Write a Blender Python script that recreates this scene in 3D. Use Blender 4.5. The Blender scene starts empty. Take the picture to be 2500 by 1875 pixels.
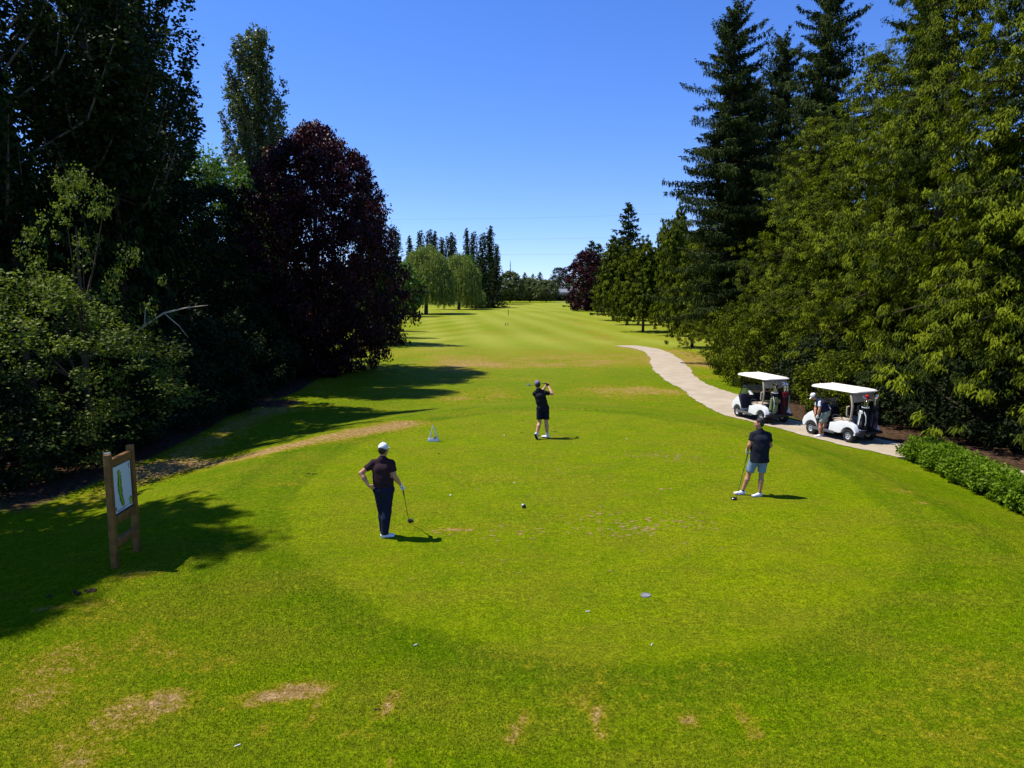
import bpy, bmesh, math
import numpy as np
from mathutils import Vector, Matrix

S = bpy.context.scene
COL = S.collection
R = math.radians
# ------------------------------------------------------------------ camera, light
F = 1737.0
PITCH = R(7.3)
CAMH = 4.6
cam_d = bpy.data.cameras.new('camera')
cam = bpy.data.objects.new('camera', cam_d)
COL.objects.link(cam)
cam.location = (0, 0, CAMH)
cam.rotation_euler = (R(90) - PITCH, 0, 0)
cam_d.sensor_width = 36.0
cam_d.lens = 36.0 * F / 2500.0
cam_d.clip_start = 0.1
cam_d.clip_end = 8000
S.camera = cam

SUN_EL = R(60)
SUN_AZ = R(-80)          # from +Y, clockwise
w = bpy.data.worlds.new('World')
S.world = w
w.use_nodes = True
nt = w.node_tree
bg = nt.nodes['Background']
sky = nt.nodes.new('ShaderNodeTexSky')
sky.sky_type = 'NISHITA'
sky.sun_disc = False
sky.sun_elevation = SUN_EL
sky.sun_rotation = SUN_AZ % (2 * math.pi)
sky.altitude = 0
sky.air_density = 1.0
sky.dust_density = 0.0
sky.ozone_density = 3.0
tcw = nt.nodes.new('ShaderNodeTexCoord'); vaw = nt.nodes.new('ShaderNodeVectorMath'); vaw.operation = 'ADD'; vaw.inputs[1].default_value = (0, 0, 0.045)
nt.links.new(tcw.outputs['Generated'], vaw.inputs[0]); nt.links.new(vaw.outputs[0], sky.inputs[0])
hs = nt.nodes.new('ShaderNodeHueSaturation')
hs.inputs['Saturation'].default_value = 1.25
hs.inputs['Hue'].default_value = 0.505
nt.links.new(sky.outputs[0], hs.inputs['Color'])
wb = nt.nodes.new('ShaderNodeMix'); wb.data_type = 'RGBA'; wb.blend_type = 'MULTIPLY'; wb.inputs['Factor'].default_value = 1.0
wb.inputs['B'].default_value = (0.92, 0.92, 1.22, 1)      # camera white balance
nt.links.new(hs.outputs[0], wb.inputs['A']); nt.links.new(wb.outputs['Result'], bg.inputs[0])
bg.inputs[1].default_value = 0.12
sun_d = bpy.data.lights.new('sun', 'SUN')
sun_d.energy = 5.0
sun_d.angle = R(0.53)
sun_d.color = (1.0, 0.95, 0.86)
sun = bpy.data.objects.new('sun', sun_d)
COL.objects.link(sun)
sdir = Vector((math.cos(SUN_EL) * math.sin(SUN_AZ), math.cos(SUN_EL) * math.cos(SUN_AZ), math.sin(SUN_EL)))
sun.rotation_euler = sdir.to_track_quat('Z', 'Y').to_euler()
sun.location = (-40, 10, 60)
S.view_settings.view_transform = 'Standard'
S.view_settings.look = 'None'
S.view_settings.exposure = 0.52
S.view_settings.gamma = 1.0
S.view_settings.use_curve_mapping = False
S.render.engine = 'CYCLES'
S.cycles.max_bounces = 5
S.cycles.diffuse_bounces = 1
S.cycles.glossy_bounces = 2
S.cycles.transmission_bounces = 4
S.cycles.transparent_max_bounces = 6

# ------------------------------------------------------------------ helpers
def smooth(t):
    t = np.clip(t, 0, 1)
    return t * t * (3 - 2 * t)

def terr(x, y):
    x = np.asarray(x, float); y = np.asarray(y, float)
    yy = np.where(y > 17, y, 17 - (17 - y) * 0.35)
    dx = x - 1.3
    e = np.sqrt((dx / np.where(dx < 0, 7.8, 7.2)) ** 2 + ((yy - 17) / 11.5) ** 2)
    z = -0.62 * smooth((e - 1.0) / 0.55)
    z = z + 1.2 * smooth((y - 90) / 260.0)
    far = smooth((y - 40) / 40.0)
    z = z + far * (0.13 * np.sin(y * 0.045 + 0.6) * np.cos(x * 0.05) + 0.08 * np.sin(y * 0.11 + x * 0.07))
    z = z + 0.012 * np.sin(x * 1.3 + 0.5 * y) * np.cos(y * 0.9) * (1 - far)
    return z

CP, SP = math.cos(PITCH), math.sin(PITCH)
def ray(px, py):
    u = (px - 1250.0) / F; v = (937.5 - py) / F
    return Vector((u, CP + v * SP, -SP + v * CP))
def G(px, py):
    """world point of the ground seen at a photograph position"""
    d = ray(px, py); z = 0.0
    for _ in range(12):
        t = (z - CAMH) / d.z
        z = float(terr(d.x * t, d.y * t))
    t = (z - CAMH) / d.z
    return Vector((d.x * t, d.y * t, z))
def at(px, dist):
    """x on the ground for a column of the photograph at distance y"""
    x = 0.0; z = 0.0
    depth = dist * CP + (CAMH - z) * SP
    x = (px - 1250.0) / F * depth
    return x
def top_h(py, dist, x):
    v = (937.5 - py) / F
    a = math.atan(v) - PITCH
    return CAMH + math.tan(a) * dist - float(terr(x, dist))

def tagit(o, label=None, cat=None, group=None, kind=None):
    if label: o['label'] = label
    if cat: o['category'] = cat
    if group: o['group'] = group
    if kind: o['kind'] = kind
    return o

def np_mesh(name, V, Fq, mat=None, attrs=None, smoothf=False):
    V = np.ascontiguousarray(V, dtype=np.float32); Fq = np.ascontiguousarray(Fq, dtype=np.int32)
    k = Fq.shape[1]; n = len(Fq)
    me = bpy.data.meshes.new(name)
    me.vertices.add(len(V)); me.vertices.foreach_set('co', V.ravel())
    me.loops.add(n * k); me.loops.foreach_set('vertex_index', Fq.ravel())
    me.polygons.add(n)
    me.polygons.foreach_set('loop_start', np.arange(0, n * k, k, dtype=np.int32))
    me.polygons.foreach_set('loop_total', np.full(n, k, dtype=np.int32))
    if smoothf: me.polygons.foreach_set('use_smooth', np.ones(n, dtype=bool))
    me.update(calc_edges=True)
    if attrs:
        for an, (typ, arr) in attrs.items():
            a = me.attributes.new(an, typ, 'POINT')
            a.data.foreach_set('value' if typ == 'FLOAT' else 'color', np.ascontiguousarray(arr, dtype=np.float32).ravel())
    if mat: me.materials.append(mat)
    return me

def link(name, data, parent=None, loc=None, rot=None):
    o = bpy.data.objects.new(name, data)
    COL.objects.link(o)
    if parent: o.parent = parent
    if loc is not None: o.location = loc
    if rot is not None: o.rotation_euler = rot
    return o
def thing(name, label, cat, loc=(0, 0, 0), rz=0.0, group=None):
    o = link(name, None, None, loc, (0, 0, rz)); o.empty_display_size = 0.2
    return tagit(o, label, cat, group)
def copy_tree(o, parent=None):
    c = o.copy(); COL.objects.link(c); c.parent = parent
    for ch in list(o.children): copy_tree(ch, c)
    return c

class B:
    """collects verts / faces of simple solids into one mesh"""
    def __init__(s): s.v = []; s.f = []
    def add(s, v, f):
        n = len(s.v); s.v += [tuple(p) for p in v]; s.f += [tuple(i + n for i in q) for q in f]; return s
    def box(s, c, d, rot=None):
        x, y, z = d[0] / 2, d[1] / 2, d[2] / 2
        v = [Vector(p) for p in ((-x, -y, -z), (x, -y, -z), (x, y, -z), (-x, y, -z), (-x, -y, z), (x, -y, z), (x, y, z), (-x, y, z))]
        if rot is not None: v = [rot @ p for p in v]
        c = Vector(c)
        return s.add([p + c for p in v], [(3, 2, 1, 0), (4, 5, 6, 7), (0, 1, 5, 4), (1, 2, 6, 5), (2, 3, 7, 6), (3, 0, 4, 7)])
    def tube(s, pts, rad, n=8, cap=True):
        pts = [Vector(p) for p in pts]
        if not hasattr(rad, '__len__'): rad = [rad] * len(pts)
        rings = []; prev = None
        for i, p in enumerate(pts):
            a = pts[max(i - 1, 0)]; b = pts[min(i + 1, len(pts) - 1)]
            t = (b - a).normalized()
            if prev is None:
                u = t.cross(Vector((0, 0, 1)))
                if u.length < 0.05: u = t.cross(Vector((1, 0, 0)))
            else: u = prev - t * prev.dot(t)
            u.normalize(); prev = u; w_ = t.cross(u)
            rings.append([p + (u * math.cos(k * 2 * math.pi / n) + w_ * math.sin(k * 2 * math.pi / n)) * rad[i] for k in range(n)])
        v = [q for r_ in rings for q in r_]; f = []
        for i in range(len(pts) - 1):
            for k in range(n):
                k2 = (k + 1) % n
                f.append((i * n + k, i * n + k2, (i + 1) * n + k2, (i + 1) * n + k))
        if cap:
            f.append(tuple(range(n - 1, -1, -1))); f.append(tuple((len(pts) - 1) * n + k for k in range(n)))
        return s.add(v, f)
    def prism(s, poly, x0, x1, axis='x'):
        """poly of (a,b) extruded along an axis; x: (y,z), z: (x,y), y: (x,z)"""
        n = len(poly)
        def mk(a, b, t): return (t, a, b) if axis == 'x' else ((a, b, t) if axis == 'z' else (a, t, b))
        v = [mk(a, b, x0) for a, b in poly] + [mk(a, b, x1) for a, b in poly]
        f = [tuple(range(n - 1, -1, -1)), tuple(range(n, 2 * n))] + [(i, (i + 1) % n, (i + 1) % n + n, i + n) for i in range(n)]
        return s.add(v, f)
    def lathe(s, prof, c=(0, 0, 0), n=24, axis='z', caps=True):
        v = []; f = []
        for r_, h in prof:
            for k in range(n):
                a = 2 * math.pi * k / n; x, y = r_ * math.cos(a), r_ * math.sin(a)
                p = (x, y, h) if axis == 'z' else ((h, x, y) if axis == 'x' else (y, h, x))
                v.append((p[0] + c[0], p[1] + c[1], p[2] + c[2]))
        for i in range(len(prof) - 1):
            for k in range(n):
                k2 = (k + 1) % n
                f.append((i * n + k, i * n + k2, (i + 1) * n + k2, (i + 1) * n + k))
        if caps and prof[0][0] > 1e-4: f.append(tuple(range(n - 1, -1, -1)))
        if caps and prof[-1][0] > 1e-4: f.append(tuple((len(prof) - 1) * n + k for k in range(n)))
        return s.add(v, f)
    def mesh(s, name, mat, sm=False, bevel=0.0, seg=2, angle=35):
        bm = bmesh.new()
        vs = [bm.verts.new(p) for p in s.v]
        for q in s.f:
            try: bm.faces.new([vs[i] for i in q])
            except ValueError: pass
        bmesh.ops.recalc_face_normals(bm, faces=bm.faces)
        if bevel > 0:
            bm.edges.ensure_lookup_table()
            es = [e for e in bm.edges if len(e.link_faces) == 2 and e.calc_face_angle(0) > R(angle)]
            bmesh.ops.bevel(bm, geom=es, offset=bevel, segments=seg, affect='EDGES', profile=0.6, clamp_overlap=True)
        big = [f for f in bm.faces if len(f.verts) > 4]
        if big: bmesh.ops.triangulate(bm, faces=big)
        me = bpy.data.meshes.new(name); bm.to_mesh(me); bm.free()
        if sm or bevel > 0:
            me.polygons.foreach_set('use_smooth', np.ones(len(me.polygons), dtype=bool))
            me.update()
            try: me.set_sharp_from_angle(angle=R(40))
            except Exception: pass
        me.materials.append(mat)
        return me
    def obj(s, name, mat, parent=None, **k):
        loc = k.pop('loc', None); rot = k.pop('rot', None)
        return link(name, s.mesh(name, mat, **k), parent, loc, rot)

# ------------------------------------------------------------------ materials
def newmat(name):
    m = bpy.data.materials.new(name); m.use_nodes = True
    n = m.node_tree; p = n.nodes['Principled BSDF']
    return m, n, p
def N(n, t, **k):
    x = n.nodes.new(t)
    for a, b in k.items():
        if hasattr(x, a) and not a[0].isupper(): setattr(x, a, b)
        else: x.inputs[a].default_value = b
    return x
def plain(name, col, rough=0.6, spec=0.3, metal=0.0, var=0.12, scale=12.0, bump=0.0, coat=0.0, bscale=None):
    m, n, p = newmat(name)
    tc = N(n, 'ShaderNodeTexCoord')
    no = N(n, 'ShaderNodeTexNoise', Scale=scale, Detail=5.0)
    n.links.new(tc.outputs['Object'], no.inputs['Vector'])
    cr = N(n, 'ShaderNodeMapRange'); cr.inputs['To Min'].default_value = 1 - var; cr.inputs['To Max'].default_value = 1 + var
    cr.inputs['From Min'].default_value = 0.3; cr.inputs['From Max'].default_value = 0.7
    n.links.new(no.outputs['Fac'], cr.inputs['Value'])
    mx = N(n, 'ShaderNodeVectorMath', operation='SCALE'); mx.inputs[0].default_value = col[:3]
    n.links.new(cr.outputs[0], mx.inputs['Scale'])
    n.links.new(mx.outputs[0], p.inputs['Base Color'])
    p.inputs['Roughness'].default_value = rough
    p.inputs['Specular IOR Level'].default_value = spec
    p.inputs['Metallic'].default_value = metal
    p.inputs['Coat Weight'].default_value = coat
    if bump > 0:
        b = N(n, 'ShaderNodeBump'); b.inputs['Strength'].default_value = 1.0; b.inputs['Distance'].default_value = bump
        n2 = N(n, 'ShaderNodeTexNoise', Scale=bscale or scale * 3, Detail=4.0)
        n.links.new(tc.outputs['Object'], n2.inputs['Vector'])
        n.links.new(n2.outputs['Fac'], b.inputs['Height']); n.links.new(b.outputs[0], p.inputs['Normal'])
    return m

def leafmat(name, c0, c1, trans=0.25, rough=0.45, spec=0.35, tcol=None):
    """foliage: per-leaf tint between two leaf colours"""
    m, n, p = newmat(name)
    at_ = N(n, 'ShaderNodeAttribute'); at_.attribute_name = 'tint'
    mx = N(n, 'ShaderNodeMix', data_type='RGBA')
    n.links.new(at_.outputs['Fac'], mx.inputs['Factor'])
    mx.inputs['A'].default_value = (*c0, 1); mx.inputs['B'].default_value = (*c1, 1)
    n.links.new(mx.outputs['Result'], p.inputs['Base Color'])
    p.inputs['Roughness'].default_value = rough
    p.inputs['Specular IOR Level'].default_value = spec
    tr = N(n, 'ShaderNodeBsdfTranslucent')
    tm = N(n, 'ShaderNodeMix', data_type='RGBA', blend_type='MULTIPLY'); tm.inputs['Factor'].default_value = 1.0
    n.links.new(mx.outputs['Result'], tm.inputs['A']); tm.inputs['B'].default_value = (*(tcol or (1.5, 1.6, 0.6)), 1)
    n.links.new(tm.outputs['Result'], tr.inputs['Color'])
    ms = N(n, 'ShaderNodeMixShader'); ms.inputs[0].default_value = trans
    n.links.new(p.outputs[0], ms.inputs[1]); n.links.new(tr.outputs[0], ms.inputs[2])
    n.links.new(ms.outputs[0], n.nodes['Material Output'].inputs['Surface'])
    return m

M = {}
M['bark'] = plain('bark', (0.07, 0.05, 0.035), 0.95, 0.1, var=0.4, scale=4, bump=0.03)
M['bark_grey'] = plain('bark_grey', (0.13, 0.11, 0.09), 0.95, 0.1, var=0.35, scale=5, bump=0.02)
M['bark_pale'] = plain('bark_pale', (0.42, 0.36, 0.28), 0.8, 0.1, var=0.3, scale=8, bump=0.01)
M['poplar'] = leafmat('poplar_leaf', (0.010, 0.019, 0.004), (0.036, 0.056, 0.012), 0.12, 0.6, 0.12)  # leaf greens darkened so the wood's shade sits in the colour
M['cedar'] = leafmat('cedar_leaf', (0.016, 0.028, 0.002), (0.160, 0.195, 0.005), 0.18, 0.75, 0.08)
M['poplar_lit'] = leafmat('poplar_leaf_sunlit', (0.045, 0.065, 0.018), (0.135, 0.165, 0.05), 0.2, 0.45, 0.3)  # brighter copy of the poplar leaf, sunlight put into the colour
M['cedar_dark'] = leafmat('cedar_leaf_dark', (0.008, 0.016, 0.003), (0.034, 0.056, 0.010), 0.1, 0.75, 0.08)  # dark cedar green, lowered further to carry shade
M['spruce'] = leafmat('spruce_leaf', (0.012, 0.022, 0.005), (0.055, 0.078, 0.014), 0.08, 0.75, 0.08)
M['maple_red'] = leafmat('red_maple_leaf', (0.006, 0.002, 0.003), (0.062, 0.012, 0.014), 0.14, 0.5, 0.2, (2.0, 0.5, 0.5))
M['green_leaf'] = leafmat('green_leaf', (0.04, 0.08, 0.008), (0.11, 0.20, 0.018), 0.3, 0.45, 0.3)
M['willow'] = leafmat('willow_leaf', (0.07, 0.105, 0.016), (0.26, 0.32, 0.055), 0.28, 0.5, 0.3)
M['olive_leaf'] = leafmat('olive_leaf', (0.045, 0.062, 0.018), (0.13, 0.155, 0.045), 0.2, 0.55, 0.25)
M['birch'] = leafmat('birch_leaf', (0.04, 0.060, 0.008), (0.20, 0.245, 0.035), 0.25, 0.6, 0.15)
M['hedge'] = leafmat('hedge_leaf', (0.045, 0.085, 0.004), (0.16, 0.26, 0.010), 0.28, 0.6, 0.12)
M['understory'] = leafmat('understory_leaf', (0.007, 0.012, 0.003), (0.030, 0.044, 0.010), 0.12, 0.65, 0.12)  # shade of the undergrowth is put into these dark greens

# ------------------------------------------------------------------ ground
def build_ground():
    def lines(a, b, s, lo, hi, q):
        mid = list(np.arange(a, b + s / 2, s))
        l = []; x = a; d = s
        while x > lo: d *= q; x -= d; l.append(x)
        r_ = []; x = b; d = s
        while x < hi: d *= q; x += d; r_.append(x)
        return np.array(l[::-1] + mid + r_)
    xs = lines(-10, 13, 0.10, -1600, 1600, 1.12)
    ys = lines(5.5, 31, 0.10, -120, 3200, 1.05)
    X, Y = np.meshgrid(xs, ys, indexing='xy')
    Z = terr(X, Y)
    nx, ny = len(xs), len(ys)
    V = np.stack([X.ravel(), Y.ravel(), Z.ravel()], 1)
    i = np.arange(ny - 1)[:, None] * nx + np.arange(nx - 1)[None, :]
    Fq = np.stack([i, i + 1, i + nx + 1, i + nx], -1).reshape(-1, 4)
    x = V[:, 0]; y = V[:, 1]
    rng = np.random.default_rng(5)
    def nz(sc, seed, oct_=3):
        r_ = np.random.default_rng(seed); o = 0
        for k in range(oct_):
            for _ in range(3):
                a = r_.uniform(0, 2 * math.pi); f = sc * 2 ** k * r_.uniform(.7, 1.3)
                o = o + np.sin((x * math.cos(a) + y * math.sin(a)) * f + r_.uniform(0, 6.28)) / (2 ** k)
        return o / 4.5
    dry = np.zeros(len(x)); dark = np.zeros(len(x)); light = np.zeros(len(x)); sand = np.zeros(len(x))
    # mown tee ring
    ex = np.sqrt(((x - 1.6) / 6.7) ** 2 + ((y - 18.0) / 9.6) ** 2) + 0.02 * nz(0.8, 1)
    ex = ex + 0.022 * nz(2.6, 41) ; tee = smooth((1.005 - ex) / 0.022)
    light += 0.62 * tee
    ring = smooth((ex - 1.0) / .02) * smooth((1.12 - ex) / .05)
    dark += 0.42 * ring * (0.6 + 0.6 * nz(1.2, 2)) + 0.4 * smooth((ex - 1.18) / .02) * smooth((1.27 - ex) / .03) * smooth((y - 9) / 3) * smooth((.5 - nz(.9, 61)) / .6)
    # second lighter band outside the collar on the right and lower edges
    dark += 0.35 * smooth((nz(0.35, 3) - 0.1) / 0.6) * (1 - tee)
    light += 0.75 * smooth((y - 34) / 40.0) * (0.75 + 0.4 * nz(0.06, 4))
    def blob(px, py, rx, ry, amt, arr, ang=0.0, pw=1.0):
        p = G(px, py); c, s_ = math.cos(ang), math.sin(ang)
        dx, dy = x - p.x, y - p.y
        a = (dx * c + dy * s_) / rx; b = (-dx * s_ + dy * c) / ry
        arr += amt * np.exp(-(a * a + b * b) ** pw)
    def line(pts, wd, amt, arr, jit=0.0):
        P = [G(*p) for p in pts]; best = np.full(len(x), 1e9)
        for a, b in zip(P[:-1], P[1:]):
            dx, dy = b.x - a.x, b.y - a.y; L = dx * dx + dy * dy + 1e-9
            t = np.clip(((x - a.x) * dx + (y - a.y) * dy) / L, 0, 1)
            best = np.minimum(best, np.hypot(x - a.x - t * dx, y - a.y - t * dy))
        arr += amt * np.exp(-(best / wd) ** 2) * (1 + jit * nz(1.5, 8))
    # worn brown bank round the front-left of the tee
    line([(330, 1150), (480, 1135), (620, 1110), (760, 1078), (880, 1054), (980, 1036)], 0.85, 1.15, dry, .4)
    line([(980, 1036), (1100, 1012), (1250, 1003), (1420, 1000)], 0.5, 0.4, dry, .6)
    line([(1500, 1002), (1640, 1010)], 0.5, 0.2, dry, .6)
    # dry grass in front of the tee and on the fairway
    for (px, py, rx, ry, a_) in ((1190, 888, 3.5, 3, .75), (1330, 892, 4, 1.5, .5), (1250, 875, 5, 3.5, .3), (1120, 900, 4, 3, .4), (1480, 885, 4, 4, .5), (1560, 945, 2.5, 2, .45),
                                 (1650, 960, 3, 1.6, .5), (1270, 960, 5, 2, .45), (1460, 985, 4, 1.5, .35), (1180, 975, 3, 1.5, .35),
                                 (1650, 800, 4, 10, .5), (1560, 850, 5, 5, .45), (1080, 880, 3, 3, .5), (1650, 880, 2, 3, .35), (1740, 1045, 1.4, .6, .5),
                                 (1950, 1075, 1.3, .5, .5), (2050, 1085, 1.2, .4, .4), (1830, 1060, 1, .4, .4), (930, 900, 1.5, 1.5, .35)):
        blob(px, py, rx, ry, a_ * .75, dry)
    for (px, py, rx, ry, a_, an) in ((650, 1700, .33, .10, 1.25, .35), (735, 1690, .25, .10, 1.2, .3), (770, 1735, .10, .18, .9, 0), (410, 1710, .28, .16, .9, .3),
                                     (640, 1780, .15, .08, .8, .2), (120, 1690, .5, .4, .8, 0), (200, 1850, .45, .3, .9, 0), (290, 1730, .2, .15, .6, 0),
                                     (240, 1480, .5, .3, .5, 0), (340, 1550, .3, .2, .6, .4), (130, 1590, .4, .3, .55, 0), (420, 1600, .4, .2, .55, 0),
                                     (860, 1790, .2, .1, .5, 0), (330, 1400, .5, .2, .55, 0), (430, 1350, .6, .12, .45, 0), (700, 1240, .35, .15, .5, 0),
                                     (1100, 1293, .42, .10, 1.0, 0), (1010, 1272, .25, .1, .4, 0), (560, 1200, .5, .2, .35, 0), (2215, 1200, .45, .12, .9, -.1),
                                     (2255, 1228, .25, .08, .9, 0), (2155, 1200, .2, .1, .3, 0), (1430, 1710, .2, .1, .4, 0), (1680, 1760, .09, .05, 1.0, 0),
                                     (550, 1620, .3, .1, .5, .2), (60, 1450, .3, .2, .5, 0), (120, 1485, .3, .07, .8, 0), (2420, 1640, .8, .5, .3, 0),
                                     (700, 1185, .7, .25, .4, 0), (500, 1215, .5, .2, .3, 0), (1120, 1180, 1.2, .6, .25, 0), (2350, 1800, .5, .4, .35, 0)):
        k_ = 1.9 if py > 1350 else 1.3
        blob(px, py, rx * 1.15, ry * k_, a_ * .95, dry, an, .8)
    # aiming strips rubbed into the near grass
    for a, b in (((975, 1680), (925, 1750)), ((1282, 1738), (1245, 1815)), ((1455, 1735), (1470, 1805)), ((1805, 1735), (1850, 1800)), ((955, 1860), (952, 1885))):
        line([a, b], 0.075, 0.80, dry)
    # broad tonal drift
    dry += 0.22 * smooth((nz(0.5, 11) - 0.12) / 0.5) * (1 - .7 * smooth((x - 2) / 3) * smooth((14 - y) / 3)) * (1 - 0.6 * tee)
    dry += 0.28 * smooth((y - 28) / 4) * smooth((78 - y) / 25) * smooth((nz(0.9, 71) + .25) / .7)
    dry += 0.34 * smooth((nz(0.25, 12) + 0.15) / 0.6) * smooth((y - 32) / 10) * smooth((160 - y) / 60)
    light += 0.55 * np.exp(-(((x - 4.2) / 2.6) ** 2 + ((y - 12.5) / 2.4) ** 2)) * tee
    # wheel wear and mowing passes down the fairway
    st = np.sin((x * 0.93 + y * 0.12) * 1.1) ; st2 = np.sin(y * 0.16 + x * 0.10)
    fw = smooth((y - 55) / 30.0)
    dark += fw * 0.14 * np.clip(st, -1, 1) + fw * 0.16 * st2
    stl = np.sin((x * 0.8 - y * 0.32) * 1.3)
    dark += fw * 0.2 * stl * smooth((-x - 6) / 5) * smooth((130 - y) / 30)
    for pts, a_ in (([(1370, 775), (1420, 800), (1520, 840), (1640, 880)], .5), ([(1390, 765), (1440, 800), (1560, 850)], .45), ([(1330, 800), (1400, 860), (1500, 900)], .3)):
        line(pts, 1.3, a_ * .45, dry, .6); line([(p[0] - 12, p[1]) for p in pts], 0.8, .3, dark)
    # putting green, bunker
    g = np.sqrt(((x + 4) / 26.0) ** 2 + ((y - 318) / 30.0) ** 2)
    light += 1.0 * smooth((1.1 - g) / 0.2); dry *= 1 - smooth((1.3 - g) / 0.3)
    bk = np.sqrt(((x - 23.5) / 8.0) ** 2 + ((y - 300) / 7.0) ** 2) + 0.1 * nz(.3, 21)
    sand += smooth((1.0 - bk) / 0.1)
    # woodland floor on both sides, brown litter
    left_edge = -11.0 + 0.9 * nz(0.25, 31) - 1.5 * smooth((y - 40) / 15) - 3 * smooth((y - 60) / 12)
    soil = smooth((left_edge - x) / 0.7) * smooth((64 - y) / 4) * smooth((y - 15.5 - 1.5 * nz(.6, 33)) / 3)
    re = np.interp(y, [9, 14, 17.5, 20.6, 23.8, 27, 30.6, 35, 45, 56], [20.0, 17.5, 15.9, 14.6, 13.3, 12.1, 11.4, 12.3, 13.6, 14.2]) + 0.2 * nz(0.8, 32)
    soil = np.maximum(soil, smooth((x - re) / 0.6) * smooth((56 - y) / 4) * smooth((y + 5) / 4))
    p = G(675, 985); soil = np.maximum(soil, 0.95 * np.exp(-(((x - p.x) / 1.2) ** 2 + ((y - p.y) / 1.3) ** 2) ** 2))
    dry += 0.7 * np.exp(-((x - left_edge - 0.6) / 1.0) ** 2) * smooth((40 - y) / 10) * smooth((y - 14) / 4)
    dry += 0.55 * np.exp(-((x - 15.0) / 1.2) ** 2) * smooth((y - 33) / 4) * smooth((70 - y) / 10)
    c1 = np.stack([np.clip(dry, 0, 1.3), np.clip(soil, 0, 1), np.clip(light, 0, 1.2), np.ones(len(x))], 1)
    bl = smooth((y - 38) / 45.0) * (0.58 + 0.30 * stl * smooth((-x - 3) / 5) + 0.10 * st2 + 0.2 * st + 0.3 * nz(.08, 51)) * (1 - smooth((1.3 - g) / .3))
    c2 = np.stack([np.clip(dark + 0.2, 0, 1.2), np.clip(sand, 0, 1), np.clip(bl, 0, 1), np.ones(len(x))], 1)
    m = grass_material(False)
    me = np_mesh('ground', V, Fq, m, {'ground_a': ('FLOAT_COLOR', c1), 'ground_b': ('FLOAT_COLOR', c2)}, True)
    tagit(link('ground', me), 'mown golf course grass with dry patches, raised tee and fairway', kind='structure')
    # short blades over the nearest lawn
    sel = (Y > 5.6) & (Y < 17.5) & (np.abs(X) < 0.78 * Y + 1.0)
    used = sel[:-1, :-1] & sel[1:, 1:] & sel[1:, :-1] & sel[:-1, 1:]
    F2 = Fq[used.ravel()]; ids = np.unique(F2); remap = np.full(len(V), -1); remap[ids] = np.arange(len(ids))
    yy = V[ids, 1]; teem = tee[ids]; sh = np.clip(soil[ids] + dry[ids] * .6, 0, 1)
    dens = (1 - smooth((yy - 8.5) / 8.5)) * (1 - .7 * sh) * (1 - .25 * teem)
    hgt = (1 - .45 * teem) * (1 - .4 * sh)
    me2 = np_mesh('lawn_blades', V[ids], remap[F2], grass_material(True), {'ground_a': ('FLOAT_COLOR', c1[ids]), 'ground_b': ('FLOAT_COLOR', c2[ids]), 'dens': ('FLOAT', dens), 'hgt': ('FLOAT', hgt)})
    ob = tagit(link('lawn_grass', me2), 'short mown blades of grass covering the near lawn', 'grass', kind='stuff')
    ng = bpy.data.node_groups.new('lawn_blades', 'GeometryNodeTree')
    ng.interface.new_socket('Geometry', in_out='INPUT', socket_type='NodeSocketGeometry'); ng.interface.new_socket('Geometry', in_out='OUTPUT', socket_type='NodeSocketGeometry')
    g_ = lambda t: ng.nodes.new(t); lk = ng.links.new
    gi, go = g_('NodeGroupInput'), g_('NodeGroupOutput')
    di = g_('GeometryNodeDistributePointsOnFaces'); di.distribute_method = 'RANDOM'
    na = g_('GeometryNodeInputNamedAttribute'); na.data_type = 'FLOAT'; na.inputs['Name'].default_value = 'dens'
    mu = g_('ShaderNodeMath'); mu.operation = 'MULTIPLY'; mu.inputs[1].default_value = 4200.0
    lk(na.outputs['Attribute'], mu.inputs[0]); lk(gi.outputs[0], di.inputs['Mesh']); lk(mu.outputs[0], di.inputs['Density'])
    sp_ = g_('GeometryNodeStoreNamedAttribute'); sp_.data_type = 'FLOAT_VECTOR'; sp_.domain = 'POINT'; sp_.inputs['Name'].default_value = 'gpos'
    po = g_('GeometryNodeInputPosition'); lk(di.outputs['Points'], sp_.inputs['Geometry']); lk(po.outputs[0], sp_.inputs['Value'])
    co = g_('GeometryNodeMeshCone'); co.fill_type = 'NONE'; co.inputs['Vertices'].default_value = 3; co.inputs['Radius Bottom'].default_value = .0030; co.inputs['Radius Top'].default_value = 0.0; co.inputs['Depth'].default_value = .020
    sm_ = g_('GeometryNodeSetMaterial'); sm_.inputs['Material'].default_value = me2.materials[0]; lk(co.outputs['Mesh'], sm_.inputs['Geometry'])
    ip = g_('GeometryNodeInstanceOnPoints'); lk(sp_.outputs[0], ip.inputs['Points']); lk(sm_.outputs[0], ip.inputs['Instance'])
    rv = g_('FunctionNodeRandomValue'); rv.data_type = 'FLOAT_VECTOR'; rv.inputs['Min'].default_value = (-.75, -.75, 0); rv.inputs['Max'].default_value = (.75, .75, 6.28)
    lk(rv.outputs['Value'], ip.inputs['Rotation'])
    rs = g_('FunctionNodeRandomValue'); rs.data_type = 'FLOAT_VECTOR'; rs.inputs['Min'].default_value = (.7, .7, .55); rs.inputs['Max'].default_value = (1.3, 1.3, 1.35)
    nh = g_('GeometryNodeInputNamedAttribute'); nh.data_type = 'FLOAT'; nh.inputs['Name'].default_value = 'hgt'
    vs = g_('ShaderNodeVectorMath'); vs.operation = 'SCALE'; lk(rs.outputs['Value'], vs.inputs[0]); lk(nh.outputs['Attribute'], vs.inputs['Scale']); lk(vs.outputs[0], ip.inputs['Scale'])
    lk(ip.outputs[0], go.inputs[0])
    md = ob.modifiers.new('blades', 'NODES'); md.node_group = ng

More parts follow.
